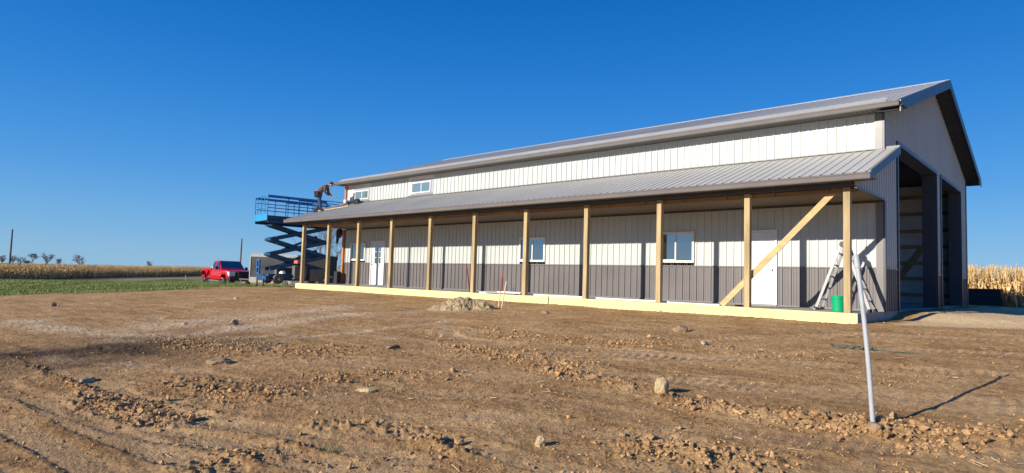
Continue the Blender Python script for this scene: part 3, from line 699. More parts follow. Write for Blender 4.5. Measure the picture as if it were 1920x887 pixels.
def tufts(name,label,cat,pts,hgt,blades,mat,kind='stuff',spread=.1,wid=.008):
    N=len(pts); x=np.repeat(pts[:,0],blades); y=np.repeat(pts[:,1],blades); h=np.repeat(hgt,blades)*RNG.uniform(.5,1.15,N*blades)
    sp=np.repeat(hgt,blades)*spread/.1*.5
    x=x+RNG.normal(0,1,len(x))*sp; y=y+RNG.normal(0,1,len(x))*sp; z=ground0(x,y)-.01+(0 if name!='weed_tuft' else .01)
    a=RNG.uniform(0,6.28,len(x)); w_=wid*np.repeat(hgt,blades)/.1; lean=RNG.uniform(.1,.8,len(x))*h; la=RNG.uniform(0,6.28,len(x))
    p0=np.stack([x-np.cos(a)*w_,y-np.sin(a)*w_,z],-1); p1=np.stack([x+np.cos(a)*w_,y+np.sin(a)*w_,z],-1)
    p2=np.stack([x+lean*np.cos(la),y+lean*np.sin(la),z+h],-1)
    V=np.stack([p0,p1,p2],1).reshape(-1,3); Fc=np.arange(len(V)).reshape(-1,3)
    o=npmesh(name,V,Fc,[mat]); return tag(o,label,cat,kind=kind)
def leafmat(name,c0,c1,c2,scale=.4):
    m_=bpy.data.materials.new(name); m_.use_nodes=True; n=m_.node_tree; b=n.nodes['Principled BSDF']; b.inputs['Roughness'].default_value=.7; b.inputs['Specular IOR Level'].default_value=.25
    g=n.nodes.new('ShaderNodeNewGeometry'); tc=n.nodes.new('ShaderNodeTexCoord'); t=n.nodes.new('ShaderNodeTexNoise'); t.inputs['Scale'].default_value=scale; t.inputs['Detail'].default_value=5; n.links.new(tc.outputs['Object'],t.inputs[0])
    ad=n.nodes.new('ShaderNodeMath'); ad.operation='MULTIPLY_ADD'; ad.inputs[1].default_value=.6; n.links.new(g.outputs['Random Per Island'],ad.inputs[0])
    sb=n.nodes.new('ShaderNodeMath'); sb.operation='SUBTRACT'; sb.inputs[1].default_value=.28; n.links.new(t.outputs['Fac'],sb.inputs[0]); n.links.new(sb.outputs[0],ad.inputs[2])
    r=n.nodes.new('ShaderNodeValToRGB'); e=r.color_ramp.elements; e[0].color=(*c0,1); e[0].position=.15; e[1].color=(*c2,1); e[1].position=.9; q=e.new(.5); q.color=(*c1,1)
    n.links.new(ad.outputs[0],r.inputs[0]); n.links.new(r.outputs[0],b.inputs['Base Color']); return m_
GRASS=leafmat('grass_blades',(.08,.13,.025),(.17,.24,.055),(.50,.42,.19),.14)
def grass_field():
    n=42000; b=YAW+RNG.uniform(-.82,-.22,n); r=25+85*RNG.random(n)**1.6
    x=CAM.x+r*np.sin(b); y=CAM.y+r*np.cos(b)
    d,_,off=polydist(x,y,CORN); dr,_,_=polydist(x,y,[gp(215,526),gp(290,523),gp(380,521),gp(470,522)])
    ok=(gborder(x,y)>.1+RNG.random(n)*.8)&(dr>2.5)&~((y>25))&~((x<-102)&(d<1)); x,y,r=x[ok],y[ok],r[ok]
    hg=(.045+.0016*r)*RNG.uniform(.5,1.2,len(x))
    tufts('grass','uneven green and straw-coloured grass between the dirt and the corn','grass',np.stack([x,y],-1),hg,6,GRASS,spread=.25,wid=.012)
grass_field()
for i,(u,v,s,lb) in enumerate(((598,800,.07,'small green weed sprouting left of the clod strip'),(613,846,.06,'tiny bright green weed low in the dirt left of centre'),(880,845,.05,'grey-green weed patch at the lower end of the clod strip'))):
    x,y=gp(u,v); pts=np.array([[x+RNG.normal(0,s*.8),y+RNG.normal(0,s*.5)] for _ in range(5)])
    tufts('weed_tuft',lb,'weed',pts,np.full(5,s*.8),8,M.get('weed') or M.setdefault('weed',leafmat('weed_leaves',(.06,.10,.03),(.10,.17,.05),(.2,.24,.1),9)),kind=None,spread=.12,wid=.007)['group']='weeds in the dirt'
# ------------------------------------------------------------ corn
CM=leafmat('dry_corn_leaves',(.36,.20,.07),(.66,.44,.19),(.84,.66,.36),.5)
def stalk(rg,H,nl,detail=True):
    V=[];Fc=[]
    def tri(a,b,c): i=len(V); V.extend([a,b,c,c]); Fc.append((i,i+1,i+2,i+2))
    def qd(a,b,c,d): i=len(V); V.extend([a,b,c,d]); Fc.append((i,i+1,i+2,i+3))
    lx,ly=rg.uniform(-.12,.12),rg.uniform(-.12,.12)
    def st(t): return np.array([lx*t*t,ly*t*t,H*t])
    w_=.018
    for t0,t1 in ((0,.5),(.5,1)):
        a,b=st(t0),st(t1)
        for dx,dy in ((1,0),(0,1)): o=np.array([dx*w_,dy*w_,0]); qd(a-o,a+o,b+o*.6,b-o*.6)
    for k in range(nl):
        t=.12+.80*k/nl+rg.uniform(-.03,.03); p=st(t); a=(k%2)*math.pi+rg.uniform(-.9,.9)+.7; d=np.array([math.cos(a),math.sin(a),0]); s=np.array([-d[1],d[0],rg.uniform(-.5,.5)])
        L=rg.uniform(.35,.70)*(1-.4*abs(t-.5)); wd=rg.uniform(.03,.06)
        q=[p]; up=rg.uniform(.1,.5); dr=rg.uniform(.5,1.5)
        for j in range(1,4):
            f=j/3; q.append(p+d*L*(f*.75-.25*f*f*dr)+np.array([0,0,L*(up*f-dr*f*f)])+s*.05*math.sin(j*2+k))
        ww=[wd*.5,wd,wd*.8,.004]
        for j in range(3): qd(q[j]-s*ww[j],q[j]+s*ww[j],q[j+1]+s*ww[j+1],q[j+1]-s*ww[j+1])
    p=st(.5); a=rg.uniform(0,6.28); d=np.array([math.cos(a),math.sin(a),0]); s=np.array([-d[1],d[0],0])
    e=p+d*.10+np.array([0,0,-.16 if rg.random()<.6 else .2]); qd(p-s*.03,p+s*.03,e+s*.035,e-s*.035); qd(p-d*.03,p+d*.03,e+d*.03,e-d*.03)
    for k in range(5):
        a=rg.uniform(0,6.28); d=np.array([math.cos(a),math.sin(a),0]); t=st(1); e=t+d*rg.uniform(.05,.16)+np.array([0,0,rg.uniform(.12,.28)]); s=np.array([-d[1],d[0],0])*.008; qd(t-s,t+s,e+s,e-s)
    return np.array(V),np.array(Fc)
def corn(name,label,pts,H=2.25):
    var=[stalk(random.Random(i),1.0,11) for i in range(14)]
    Vs=[];Fs=[];base=0; which=RNG.integers(0,14,len(pts)); z=ground0(pts[:,0],pts[:,1])
    for vi,(V,Fc) in enumerate(var):
        sel=pts[which==vi]; zz=z[which==vi]; n=len(sel)
        if not n: continue
        a=RNG.uniform(0,6.28,n); hh=H*RNG.uniform(.86,1.08,n); c,s=np.cos(a)[:,None],np.sin(a)[:,None]; lx=RNG.normal(0,.07,n)[:,None]; ly=RNG.normal(0,.07,n)[:,None]
        V2=V.copy(); 
        X=V2[None,:,0]*c-V2[None,:,1]*s; Y=V2[None,:,0]*s+V2[None,:,1]*c; Z=V2[None,:,2]*hh[:,None]
        X=X+lx*Z+sel[:,0:1]; Y=Y+ly*Z+sel[:,1:2]; Z=Z+zz[:,None]-.03
        Vs.append(np.stack([X,Y,Z],-1).reshape(-1,3)); Fs.append((Fc[None]+(base+np.arange(n)*len(V))[:,None,None]).reshape(-1,4)); base+=n*len(V)
    V=np.concatenate(Vs);Fc=np.concatenate(Fs)
    # degenerate quads are avoided: every face has four corners
    o=npmesh(name,V,Fc,[CM]); return tag(o,label,'corn field',kind='stuff')
def rows(poly,nrow,gap,step,inward):
    out=[]
    for (ax,ay),(bx,by) in zip(poly[:-1],poly[1:]):
        L=math.hypot(bx-ax,by-ay); n=int(L/step); dx,dy=(bx-ax)/L,(by-ay)/L; nx,ny=-dy*inward,dx*inward
        for k in range(nrow):
            t=np.arange(n)*step+RNG.uniform(-.06,.06,n); o_=k*gap+RNG.normal(0,.06,n)
            out.append(np.stack([ax+dx*t+nx*o_,ay+dy*t+ny*o_],-1))
    return np.concatenate(out)
corn('corn_field','dry standing corn along the far left horizon',rows(CORN,9,.76,.22,1),1.72)
near=rows([(40,25.8),(-12,25.8)],14,.5,.13,-1); near2=rows([(-12,25.8),(-50,26.0)],4,.76,.3,-1); near3=rows([(-50,26.0),(-96,27.0)],9,.76,.22,-1)
corn('corn_field','dry pale corn standing right behind the barn',np.concatenate([near,near2,near3]),1.80)
# low black block behind the barn's far corner
mb=MB().m('black').hexa([(-2.6,24.0,-.3),(.30,24.0,-.3),(.35,25.2,-.3),(-2.6,25.2,-.3)],[(-2.5,24.1,.72),(.12,24.1,.70),(.15,25.1,.75),(-2.5,25.1,.72)])
thing(mb,'black_block','low black block at the foot of the corn right of the barn','tarped stack',bevel=.05)
mb=MB().m('gmetal').box(-.1,.35,-.05,.05,0,.03)
o=thing(mb,'pipe_offcut','small metal offcut on the ground before the far doorway','offcut'); o.location=(.9,11.6,gz(.9,11.6)+.02)
# ------------------------------------------------------------ bare trees
def tree(name,label,x,y,H,spread,seed,levels=5,r0=None,zb=None,lean=0,dens=3,mat='bark',group='bare trees on the horizon',twig=.02,leaf=None):
    rg=random.Random(seed); root=empty(name,(x,y,gz(x,y)-.1),0,label,'tree',group)
    tr=MB().m(mat); cr=MB().m(mat); tips=[]
    def grow(p,d,L,r,lv,mb_):
        q=[p]; n=3; dd=d.copy()
        for k in range(n):
            dd=(dd+Vector((rg.gauss(0,.14),rg.gauss(0,.14),rg.gauss(0,.08)+.04))).normalized(); q.append(q[-1]+dd*L/n)
        mb_.tube(q,[r,r*.88,r*.75,r*.62],5 if lv<2 else 3,cap=False)
        if lv>=levels: tips.append(q[-1]); return
        for k in range(dens+(1 if lv<2 else 0)):
            a=rg.uniform(0,6.28); sp_=spread*rg.uniform(.55,1.2); side=Vector((math.cos(a),math.sin(a),0)); nd=(dd*math.cos(sp_)+side*math.sin(sp_)+Vector((0,0,.12))).normalized()
            st_=q[-1] if k<2 else q[rg.choice((1,2))]
            grow(st_,nd,L*rg.uniform(.62,.82),max(r*.58,twig),lv+1,cr)
    r0=r0 or H*.028
    grow(Vector((0,0,0)),Vector((lean,0,1)).normalized(),H*.30,r0,0,tr)
    tr.build('trunk',root,smooth=True); 
    if leaf:
        cr.m(leaf)
        for t in tips:
            for _ in range(3):
                p=t+Vector((rg.gauss(0,.35),rg.gauss(0,.35),rg.gauss(0,.3))); a=Vector((rg.gauss(0,1),rg.gauss(0,1),rg.gauss(0,1))).normalized()*.17; b=Vector((rg.gauss(0,1),rg.gauss(0,1),rg.gauss(0,1))).normalized()*.17; cr.quad(p-a,p+b,p+a,p-b)
    cr.build('crown',root); return root
M['white_trailer']=new_mat('trailer_frame_paint',(.42,.43,.44),.5,var=.1)
M['dleaf']=leafmat('dull_oak_leaves',(.035,.03,.018),(.07,.05,.03),(.12,.08,.05),.8)
def at(px,d): b=YAW+math.atan((px-960)/F); return CAM.x+d*math.sin(b),CAM.y+d*math.cos(b)
for px,d,H,sp,sd,lf,lb in (
  (90,300,6.4,.75,1,None,'widest bare tree above the corn on the far left'),
  (151,280,6.2,.7,2,None,'lone bare tree farthest right in the horizon tree line'),
  (62,300,5.6,.42,3,'dleaf','tall narrow tree still holding dark leaves'),
  (52,310,2.9,.7,4,'dleaf','low dark bush left of the narrow leafy tree'),
  (115,320,3.9,.5,5,'dleaf','small round dark tree between the two bare trees'),
  (8,330,5.4,.75,6,None,'bare tree at the far left edge of the photo'),
  (28,360,5.6,.75,7,None,'faint bare tree just right of the left utility pole'),
  (40,370,5.4,.7,8,None,'faint bare tree between the utility pole and the dark bush'),
  (283,330,4.6,.7,9,None,'small bare treetop barely above the corn')):
    x,y=at(px,d); H*=1.0; tree('bare_tree' if not lf else 'leafy_tree',lb,x,y,H,sp,sd,levels=5,twig=.032,leaf=lf,dens=3 if not lf else 2)
for px,d,H,sd,lb in ((600,72,9.8,21,'bare tree behind the scissor lift, left of the second porch post'),(628,80,8.2,22,'spreading bare tree behind the far porch end'),(645,86,8.6,23,'bare tree partly hidden by the barn\'s far corner')):
    x,y=at(px,d); tree('bare_tree',lb,x,y,H,.7,sd,levels=5,twig=.009,r0=.11,group='bare trees behind the far end of the barn',dens=3)
# ------------------------------------------------------------ utility line
def upole(px,d,H,lab):
    x,y=at(px,d); r=empty('utility_pole',(x,y,gz(x,y)),0,lab,'utility pole','utility poles')
    MB().m('polewood').tube([(0,0,-.5),(.12,0,H)],[.24,.17],10).build('pole',r)
    MB().m('gmetal').tube([(.12,0,H),(.12,0,H+.35)],.04,6).build('insulator',r); return Vector((x+.12,y,gz(x,y)+H))
A_=upole(22,200,9.9,'wooden utility pole at the far left'); B_=upole(453,180,9.9,'wooden utility pole behind the red pickup')
M['wire']=new_mat('aluminium_wire',(.62,.62,.62),.4)
x,y=at(-330,260); C_=Vector((x,y,gz(x,y)+9.9))
for k,dz in enumerate((.2,-1.75)):
    for a,b in ((A_,B_),(C_,A_)):
        pts=[a.lerp(b,i/16)+Vector((0,0,dz-2.0*4*(i/16)*(1-i/16))) for i in range(17)]
        o=MB().m('wire').tube(pts,.018,4,cap=False).build('overhead_wire'); side='between the two utility poles' if a is A_ else 'left of the left utility pole'
        tag(o,('upper' if k==0 else 'lower')+' overhead wire '+side,'wire','overhead wires')
# ------------------------------------------------------------ scissor lift
def wheel(mb_owner,name,x,y,z,r,w_,par,axis='x',tyre='black',rim='gmetal'):
    """tyre with a rim as child; axle along axis"""
    ax=Vector((1,0,0)) if axis=='x' else Vector((0,1,0)); c=Vector((x,y,z))
    prof=[(-.5,.60),(-.5,.86),(-.42,.96),(-.2,1.0),(.2,1.0),(.42,.96),(.5,.86),(.5,.60)]
    t=MB().m(tyre).tube([c+ax*(p[0]*w_) for p in prof],[p[1]*r for p in prof],24,cap=False).build(name,par,smooth=False)
    m_=MB().m(rim).tube([c+ax*(-.40*w_),c+ax*(-.25*w_),c+ax*(.25*w_),c+ax*(.40*w_)],[r*.60,r*.50,r*.50,r*.60],20,cap=True)
    m_.m('steel').tube([c-ax*(.46*w_),c+ax*(.46*w_)],r*.17,10)
    for k in range(6):
        a=k*math.pi/3; o_=Vector((0,math.cos(a),math.sin(a))) if axis=='x' else Vector((math.cos(a),0,math.sin(a)))
        m_.m('black').tube([c-ax*(.42*w_)+o_*r*.36,c-ax*(.38*w_)+o_*r*.36],r*.09,6); m_.tube([c+ax*(.38*w_)+o_*r*.36,c+ax*(.42*w_)+o_*r*.36],r*.09,6)
    m_.build('rim',t); return t
LG=-.34
lift=empty('scissor_lift',(-29.85,.55,LG),math.radians(-7),'raised blue scissor lift with railed platform beside the far porch end','scissor lift')
# local: x across (-1..1), y along (-2..2); near end at -y
m_=MB().m('dblue').box(-.55,.55,-1.75,1.75,.42,.72).box(-.75,.75,-1.95,-1.75,.35,.62).box(-.75,.75,1.75,1.95,.35,.62); m_.build('chassis',lift,bevel=.02)
m_=MB().m('gmetal').box(.57,.95,-.45,.25,.45,1.22); m_.build('engine_cabinet',lift,bevel=.03)
MB().m('gmetal').box(.57,.95,.45,1.45,.35,1.05).build('hydraulic_cabinet',lift,bevel=.03)
MB().m('gmetal').box(-.95,-.57,-.9,1.2,.35,1.1).build('battery_cabinet',lift,bevel=.03)
for sx in (-1,1):
    for sy in (-1,1): wheel(None,'wheel',sx*.84,sy*1.30,.44,.44,.34,lift,'x','dusty','gmetal')
for sx in (-1,1):
    for sy in (-1,1):
        MB().m('gmetal').bar((sx*.45,sy*1.85,.45),(sx*.5,sy*1.98,.42),.10,.12).bar((sx*.5,sy*1.98,.45),(sx*.5,sy*1.98,.10),.07).box(sx*.5-.10,sx*.5+.10,sy*1.98-.10,sy*1.98+.10,.06,.10).build('outrigger',lift)
MB().m('blue').box(-.36,-.30,-2.1,-2.02,.75,1.45).box(.02,.08,-2.1,-2.02,.75,1.45).box(-.36,.08,-2.1,-2.02,1.05,1.11).box(-.36,.08,-2.1,-2.02,1.42,1.48).box(-.36,.08,-2.1,-2.02,.72,.78).build('entry_step',lift)
# scissor stack
zb,zt=.98,3.45; NL=3; hh=(zt-zb)/NL
def arm(p,q,name='scissor_arm',w_=.07,h=.20): return MB().m('dblue').bar(p,q,w_,h).build(name,lift,bevel=.01)
for k in range(NL):
    z0=zb+k*hh; z1=z0+hh
    for sx in (-.42,.36):
        arm((sx,-1.62,z0),(sx,1.62,z1)); arm((sx+.085*(1 if sx<0 else -1),1.62,z0),(sx+.085*(1 if sx<0 else -1),-1.62,z1))
    for yy in (-1.62,1.62): MB().m('dblue').tube([(-.52,yy,z1),(.48,yy,z1)],.075,10).build('pivot_tube',lift)
    MB().m('dblue').tube([(-.5,0,z0+hh/2),(.46,0,z0+hh/2)],.09,10).build('pivot_tube',lift)
for k in (0,1):
    z0=zb+k*hh+.1; MB().m('dblue').tube([(0,-.9,z0+.15),(0,.35,z0+hh*.85)],.075,10).build('lift_cylinder',lift); MB().m('steel').tube([(0,.35,z0+hh*.85),(0,.85,z0+hh*1.18)],.045,10).build('cylinder_rod',lift)
    MB().m('dblue').hexa([(-.15,.5,z0+.55),(.15,.5,z0+.55),(.15,1.3,z0+.7),(-.15,1.3,z0+.7)],[(-.15,.5,z0+.9),(.15,.5,z0+.9),(.15,1.1,z0+1.1),(-.15,1.1,z0+1.1)]).build('cylinder_bracket',lift)
MB().m('steel').tube([(-.2,-1.1,zb+hh*1.75),(-.2,-1.1,zb+hh*2.3)],.035,8).build('safety_prop',lift)
# platform
plat=MB().m('dblue').box(-1.02,1.02,-2.1,2.3,3.64,3.72).box(.96,1.02,-2.1,2.3,3.50,3.90).box(-1.02,-.96,-2.1,2.3,3.50,3.90).build('platform',lift)
MB().m('blue2').hexa([(-1.03,-2.16,3.62),(1.03,-2.16,3.62),(1.03,-2.10,3.62),(-1.03,-2.10,3.62)],[(-1.03,-2.16,4.0),(1.03,-2.16,4.0),(1.03,-2.10,4.0),(-1.03,-2.10,4.0)]).build('end_toe_board',plat,bevel=.02)
def rail(pts,r=.024,mat='blue',name='rail'): return MB().m(mat).tube(pts,r,7).build(name,plat)
ztop=5.0
for x in (-1.0,1.0):
    for z in (ztop,4.7,4.32): rail([(x,-2.12,z),(x,2.32,z)])
    for y in np.linspace(-2.12,2.32,5): rail([(x,y,3.7),(x,y,ztop)])
    rail([(x*.97,-2.1,4.93),(x*.97,1.2,4.93)],.05)
    rail([(x*.95,-.4,4.5),(x*.95,4.3,4.5)]); rail([(x*.95,-.4,4.86),(x*.95,4.3,4.86)]); 
    for y in (-.4,.4,1.3,2.8,3.6,4.3): rail([(x*.95,y,3.8),(x*.95,y,4.86)],.02)
for y in (-2.12,4.3):
    for z in ((ztop,4.7,4.32) if y<0 else (4.86,4.5)): rail([(-1.0,y,z),(1.0,y,z)],mat='blue2' if y<0 else 'blue')
    for x in (-.62,-.1,.5): rail([(x,y,3.7),(x,y,ztop if y<0 else 4.86)],mat='blue2' if y<0 else 'blue')
MB().m('dblue').box(-.93,.93,2.3,4.35,3.72,3.78).build('roll_out_deck',plat)
rail([(-.05,-2.14,4.15),(-.05,-2.2,4.3),(.3,-2.2,4.35),(.35,-2.14,4.75)],.016,'blue2','cable_loop')
# maker's lettering on the side panel
cu=bpy.data.curves.new('side_lettering','FONT'); cu.body='Genie'; cu.size=.26; cu.extrude=.002; cu.align_x='CENTER'
to=bpy.data.objects.new('side_lettering',cu); COL.objects.link(to)
bpy.context.view_layer.update(); dg=bpy.context.evaluated_depsgraph_get(); me=bpy.data.meshes.new_from_object(to.evaluated_get(dg)); bpy.data.objects.remove(to)
me.materials.append(M['vinyl']); lo=bpy.data.objects.new('side_lettering',me); COL.objects.link(lo); lo.parent=plat; lo.rotation_euler=(math.pi/2,0,math.pi/2); lo.location=(1.024,-.75,3.66)
# ------------------------------------------------------------ pickup
def lerp(a,b,t): return a+(b-a)*t
tx,ty=-45.3,3.35; 
truck=empty('pickup_truck',(tx,ty,gz(tx,ty)+.02),0,'bright red pickup truck with wide rear fenders parked on the grass','pickup truck')
# local: +x forward, length 5.9, origin centre; face camera with its right-front
head=math.atan2(-.06,1.0); truck.rotation_euler=(0,0,head)
def loft(mb_,secs,close=True):
    """secs: list of (x, [(y,z)...]) same count; symmetric profile already closed"""
    base=len(mb_.v); n=len(secs[0][1])
    for x,p in secs: mb_.v+=[(x,a,b) for a,b in p]
    for k in range(len(secs)-1):
        for j in range(n):
            a=base+k*n+j; b=base+k*n+(j+1)%n; mb_.f.append((a,a+n,b+n,b)); mb_.mi.append(mb_.cur)
    mb_.f.append(tuple(base+j for j in range(n))); mb_.mi.append(mb_.cur); mb_.f.append(tuple(base+(len(secs)-1)*n+j for j in reversed(range(n)))); mb_.mi.append(mb_.cur)
def sec(w_,zb_,zt_,sh=.75): # rounded body section
    return [(-w_*.96,zb_),(-w_,lerp(zb_,zt_,.35)),(-w_*.985,lerp(zb_,zt_,sh)),(-w_*.93,zt_),(0,zt_+.025),(w_*.93,zt_),(w_*.985,lerp(zb_,zt_,sh)),(w_,lerp(zb_,zt_,.35)),(w_*.96,zb_)]
mb=MB().m('red')
loft(mb,[(.55,sec(.99,.50,1.20)),(1.2,sec(.995,.48,1.22)),(1.25,sec(.995,.86,1.22)),(2.15,sec(.995,.88,1.19)),(2.2,sec(.99,.52,1.18)),(2.62,sec(.95,.56,1.12)),(2.72,sec(.90,.60,1.02))])   # nose
loft(mb,[(-.95,sec(.99,.50,1.22)),(.56,sec(.99,.50,1.21))])                                            # doors
body=mb.build('body',truck,bevel=.015)
bed=MB().m('red')
for s in (-1,1):
    for (a,b,zb_) in ((-2.95,-2.42,.62),(-2.42,-1.5,1.0),(-1.5,-1.0,.55)): bed.hexa([(a,s*.90-.07,zb_),(b,s*.90-.07,zb_),(b,s*.90+.09,zb_),(a,s*.90+.09,zb_)],[(a,s*.90-.07,1.30),(b,s*.90-.07,1.30),(b,s*.90+.05,1.30),(a,s*.90+.05,1.30)])
    fl=[]
    loftp=[]
    for i in range(9):
        t=i/8; a=math.pi*t; xx=-1.96+.62*math.cos(a); 
        loftp.append((xx,.78+.34*math.sin(a)))
    for (x0,z0),(x1,z1) in zip(loftp[:-1],loftp[1:]):
        y0,y1=s*.95,s*1.20
        bed.hexa([(x1,min(y0,y1),z1-.0),(x0,min(y0,y1),z0),(x0,max(y0,y1),z0),(x1,max(y0,y1),z1)],[(x1,s*1.0-.06,max(z1+.12,1.16)),(x0,s*1.0-.06,max(z0+.12,1.16)),(x0,s*1.0+.06,max(z0+.1,1.16)),(x1,s*1.0+.06,max(z1+.1,1.16))])
bed.box(-2.98,-2.90,-.9,.9,.65,1.28).box(-1.02,-.96,-.9,.9,.6,1.3).box(-2.9,-1.0,-.85,.85,.62,.70); bed.build('bed',truck,bevel=.012)
mb=MB().m('red') # cab greenhouse
def cabsec(x,w0,w1,z0,z1): return (x,[(-w0,z0),(-w1,z1),(w1,z1),(w0,z0)])
loft(mb,[cabsec(-.95,.93,.78,1.20,1.86),cabsec(-.3,.93,.78,1.20,1.91),cabsec(.15,.93,.76,1.20,1.89),cabsec(.98,.90,.86,1.20,1.235)]); cab=mb.build('cab',truck,bevel=.03)
MB().m('carglass').quad((.94,-.82,1.262),(.94,.82,1.262),(.235,.70,1.862),(.235,-.70,1.862)).build('windshield',cab)
for s in (-1,1):
    for a,b in ((-.85,-.35),(-.25,.32)):
        t=lambda z:lerp(.93,.78,(z-1.2)/.68)+.012
        MB().m('carglass').quad((a,s*t(1.28),1.28),(b+(.3 if b>.2 else 0),s*t(1.28),1.28),(b-.08,s*t(1.80),1.80),(a+.05,s*t(1.80),1.80)).build('side_window',cab)
    MB().m('blackp').box(.55,.68,min(s*1.0,s*1.2),max(s*1.0,s*1.2),1.22,1.45).build('mirror',cab,bevel=.02)
MB().m('carglass').quad((-.965,-.7,1.3),(-.965,.7,1.3),(-.965,.62,1.78),(-.965,-.62,1.78)).build('rear_window',cab)
MB().m('blackp').box(2.70,2.79,-.48,.48,.66,1.06).build('grille',truck,bevel=.02)
MB().m('chrome').box(2.73,2.80,-.55,.55,1.04,1.08).build('grille_trim',truck)
for s in (-1,1):
    MB().m('lamp').hexa([(2.40,s*.74-.22,.76),(2.76,s*.72-.22,.76),(2.76,s*.72+.22,.76),(2.40,s*.76+.24,.76)],[(2.34,s*.74-.22,1.08),(2.74,s*.72-.22,1.08),(2.74,s*.72+.22,1.08),(2.34,s*.76+.24,1.08)]).build('headlight',truck,bevel=.02)
MB().m('blackp').box(2.66,2.98,-.98,.98,.42,.68).box(2.88,2.95,-.35,.35,.68,1.1).build('front_bumper',truck,bevel=.04)
MB().m('chrome').box(-3.12,-2.98,-.95,.95,.48,.68).build('rear_bumper',truck,bevel=.03)
for s in (-1,1): MB().m('alu').box(-1.0,1.15,min(s*.98,s*1.08),max(s*.98,s*1.08),.36,.44).build('running_board',truck)
for s in (-1,1):
    wheel(None,'wheel',1.72,s*.86,.40,.40,.26,truck,'y','black','chrome'); wheel(None,'wheel',-1.96,s*.98,.40,.40,.42,truck,'y','black','chrome')
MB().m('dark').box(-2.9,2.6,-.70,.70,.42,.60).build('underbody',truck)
# tool box in the bed
o=thing(MB().m('sheet').box(-.25,.25,-.7,.7,0,.35),'tool_box','white box riding in the pickup bed just behind its cab','tool box',bevel=.02); hv=Vector((math.cos(head),math.sin(head),0))
o.location=Vector((tx,ty,gz(tx,ty)+1.12))-hv*1.4; o.rotation_euler=(0,0,head)
# ------------------------------------------------------------ trailers
def trailer(name,label,px,d,L,Wd,zb_,zt_,rz,skin,trim,wheels=(.55,),group='enclosed trailers'):
    x,y=at(px,d); z=gz(x,y); r=empty(name,(x,y,z),rz,label,'trailer',group)
    MB().m(skin).box(0,L,0,Wd,zb_,zt_).build('body',r)
    t=MB().m(trim).box(-.03,L+.03,-.03,.0,zt_-.17,zt_+.02).box(-.03,L+.03,Wd,Wd+.03,zt_-.17,zt_+.02).box(-.03,0,0,Wd,zt_-.17,zt_+.02).box(-.03,0.,0,Wd,zb_-.14,zb_+.08).box(-.03,L+.03,-.03,0,zb_-.22,zb_+.12).box(-.03,L+.03,Wd,Wd+.03,zb_-.22,zb_+.12)
    t.box(-.035,.03,-.035,-.0,zb_+.12,zt_-.17).box(L-.03,L+.035,-.035,0,zb_+.12,zt_-.17); t.build('edge_trim',r)
    MB().m(trim).box(-.02,L+.02,-.02,Wd+.02,zt_+.02,zt_+.06).build('roof',r,bevel=.02)
    for f in wheels:
        for yy in (.02,Wd-.02): wheel(None,'wheel',L*f,yy,.33,.33,.22,r,'y','black','gmetal')
        MB().m(trim).box(L*f-.42,L*f+.42,-.14,-.03,.70,.76).build('fender',r)
    for k in range(int(L/1.2)): MB().m('steel').box(.6+k*1.2,.66+k*1.2,-.045,-.03,zt_-.10,zt_-.06).build('marker_light',r)
    MB().m('gmetal').bar((0,Wd/2,zb_-.1),(-1.2,Wd/2,.5),.1).bar((-1.1,Wd/2,.5),(-1.1,Wd/2,.05),.07).build('hitch',r)
    return r
trailer('enclosed_trailer','charcoal sided trailer with white frame behind the scissor lift',472,46.5,4.4,2.2,.55,2.22,.72,'trailer','white_trailer',(.55,.70))
trailer('cargo_trailer','all dark low cargo trailer behind the far porch posts',560,42.5,2.0,1.9,.35,2.02,.75,'black','gmetal',(.93,))
# orange and white gear on the lift
o=thing(MB().m(new_mat('orange_plastic',(.65,.16,.06),.6)).hexa([(-.25,-.12,0),(.25,-.12,0),(.22,.12,0),(-.22,.12,0)],[(-.12,-.1,.20),(.2,-.1,.16),(.18,.1,.16),(-.1,.1,.2)]),'tool_bag','orange tool bag lying on the scissor lift cabinet','bag',bevel=.03)
lw=lift.location; ca,sa=math.cos(math.radians(-7)),math.sin(math.radians(-7))
def L2W(x,y,z): return (lw.x+x*ca-y*sa,lw.y+x*sa+y*ca,lw.z+z)
o.location=L2W(.76,-.25,1.33)
o=thing(MB().m('sheet').hexa([(-.25,-.1,0),(.25,-.1,0),(.25,.1,0),(-.25,.1,0)],[(-.2,-.1,.1),(.1,-.1,.17),(.1,.1,.17),(-.2,.1,.1)]),'work_cloth','white crumpled cloth beside the orange bag on the scissor lift','cloth',bevel=.03); o.location=L2W(.6,-1.0,.74)
# ------------------------------------------------------------ worker on the porch roof
def skinfig(name,verts,edges,radii,mat,parent,root=0,sub=2):
    me=bpy.data.meshes.new(name); me.from_pydata(verts,edges,[]); me.update(); o=bpy.data.objects.new(name,me); COL.objects.link(o)
    bpy.context.view_layer.objects.active=o; o.modifiers.new('skin','SKIN')
    if not me.skin_vertices: 
        bm=bmesh.new(); bm.from_mesh(me); bm.verts.layers.skin.verify(); bm.to_mesh(me); bm.free()
    for i,r in enumerate(radii):
        sv=me.skin_vertices[0].data[i]; sv.radius=r if isinstance(r,tuple) else (r,r); sv.use_root=(i==root)
    s=o.modifiers.new('sub','SUBSURF'); s.levels=sub; s.render_levels=sub
    dg=bpy.context.evaluated_depsgraph_get(); bpy.context.view_layer.update(); dg.update()
    m2=bpy.data.meshes.new_from_object(o.evaluated_get(dg)); bpy.data.objects.remove(o)
    m2.polygons.foreach_set('use_smooth',[True]*len(m2.polygons)); m2.materials.clear(); m2.materials.append(M[mat])
    o2=bpy.data.objects.new(name,m2); COL.objects.link(o2); o2.parent=parent; return o2
wx,wy=-24.12,-1.55
person=empty('person',(wx,wy,zporch(wy)+.02),math.atan2(.68,.73),'worker in dark cap and jeans bending over on the far end of the porch roof','person')
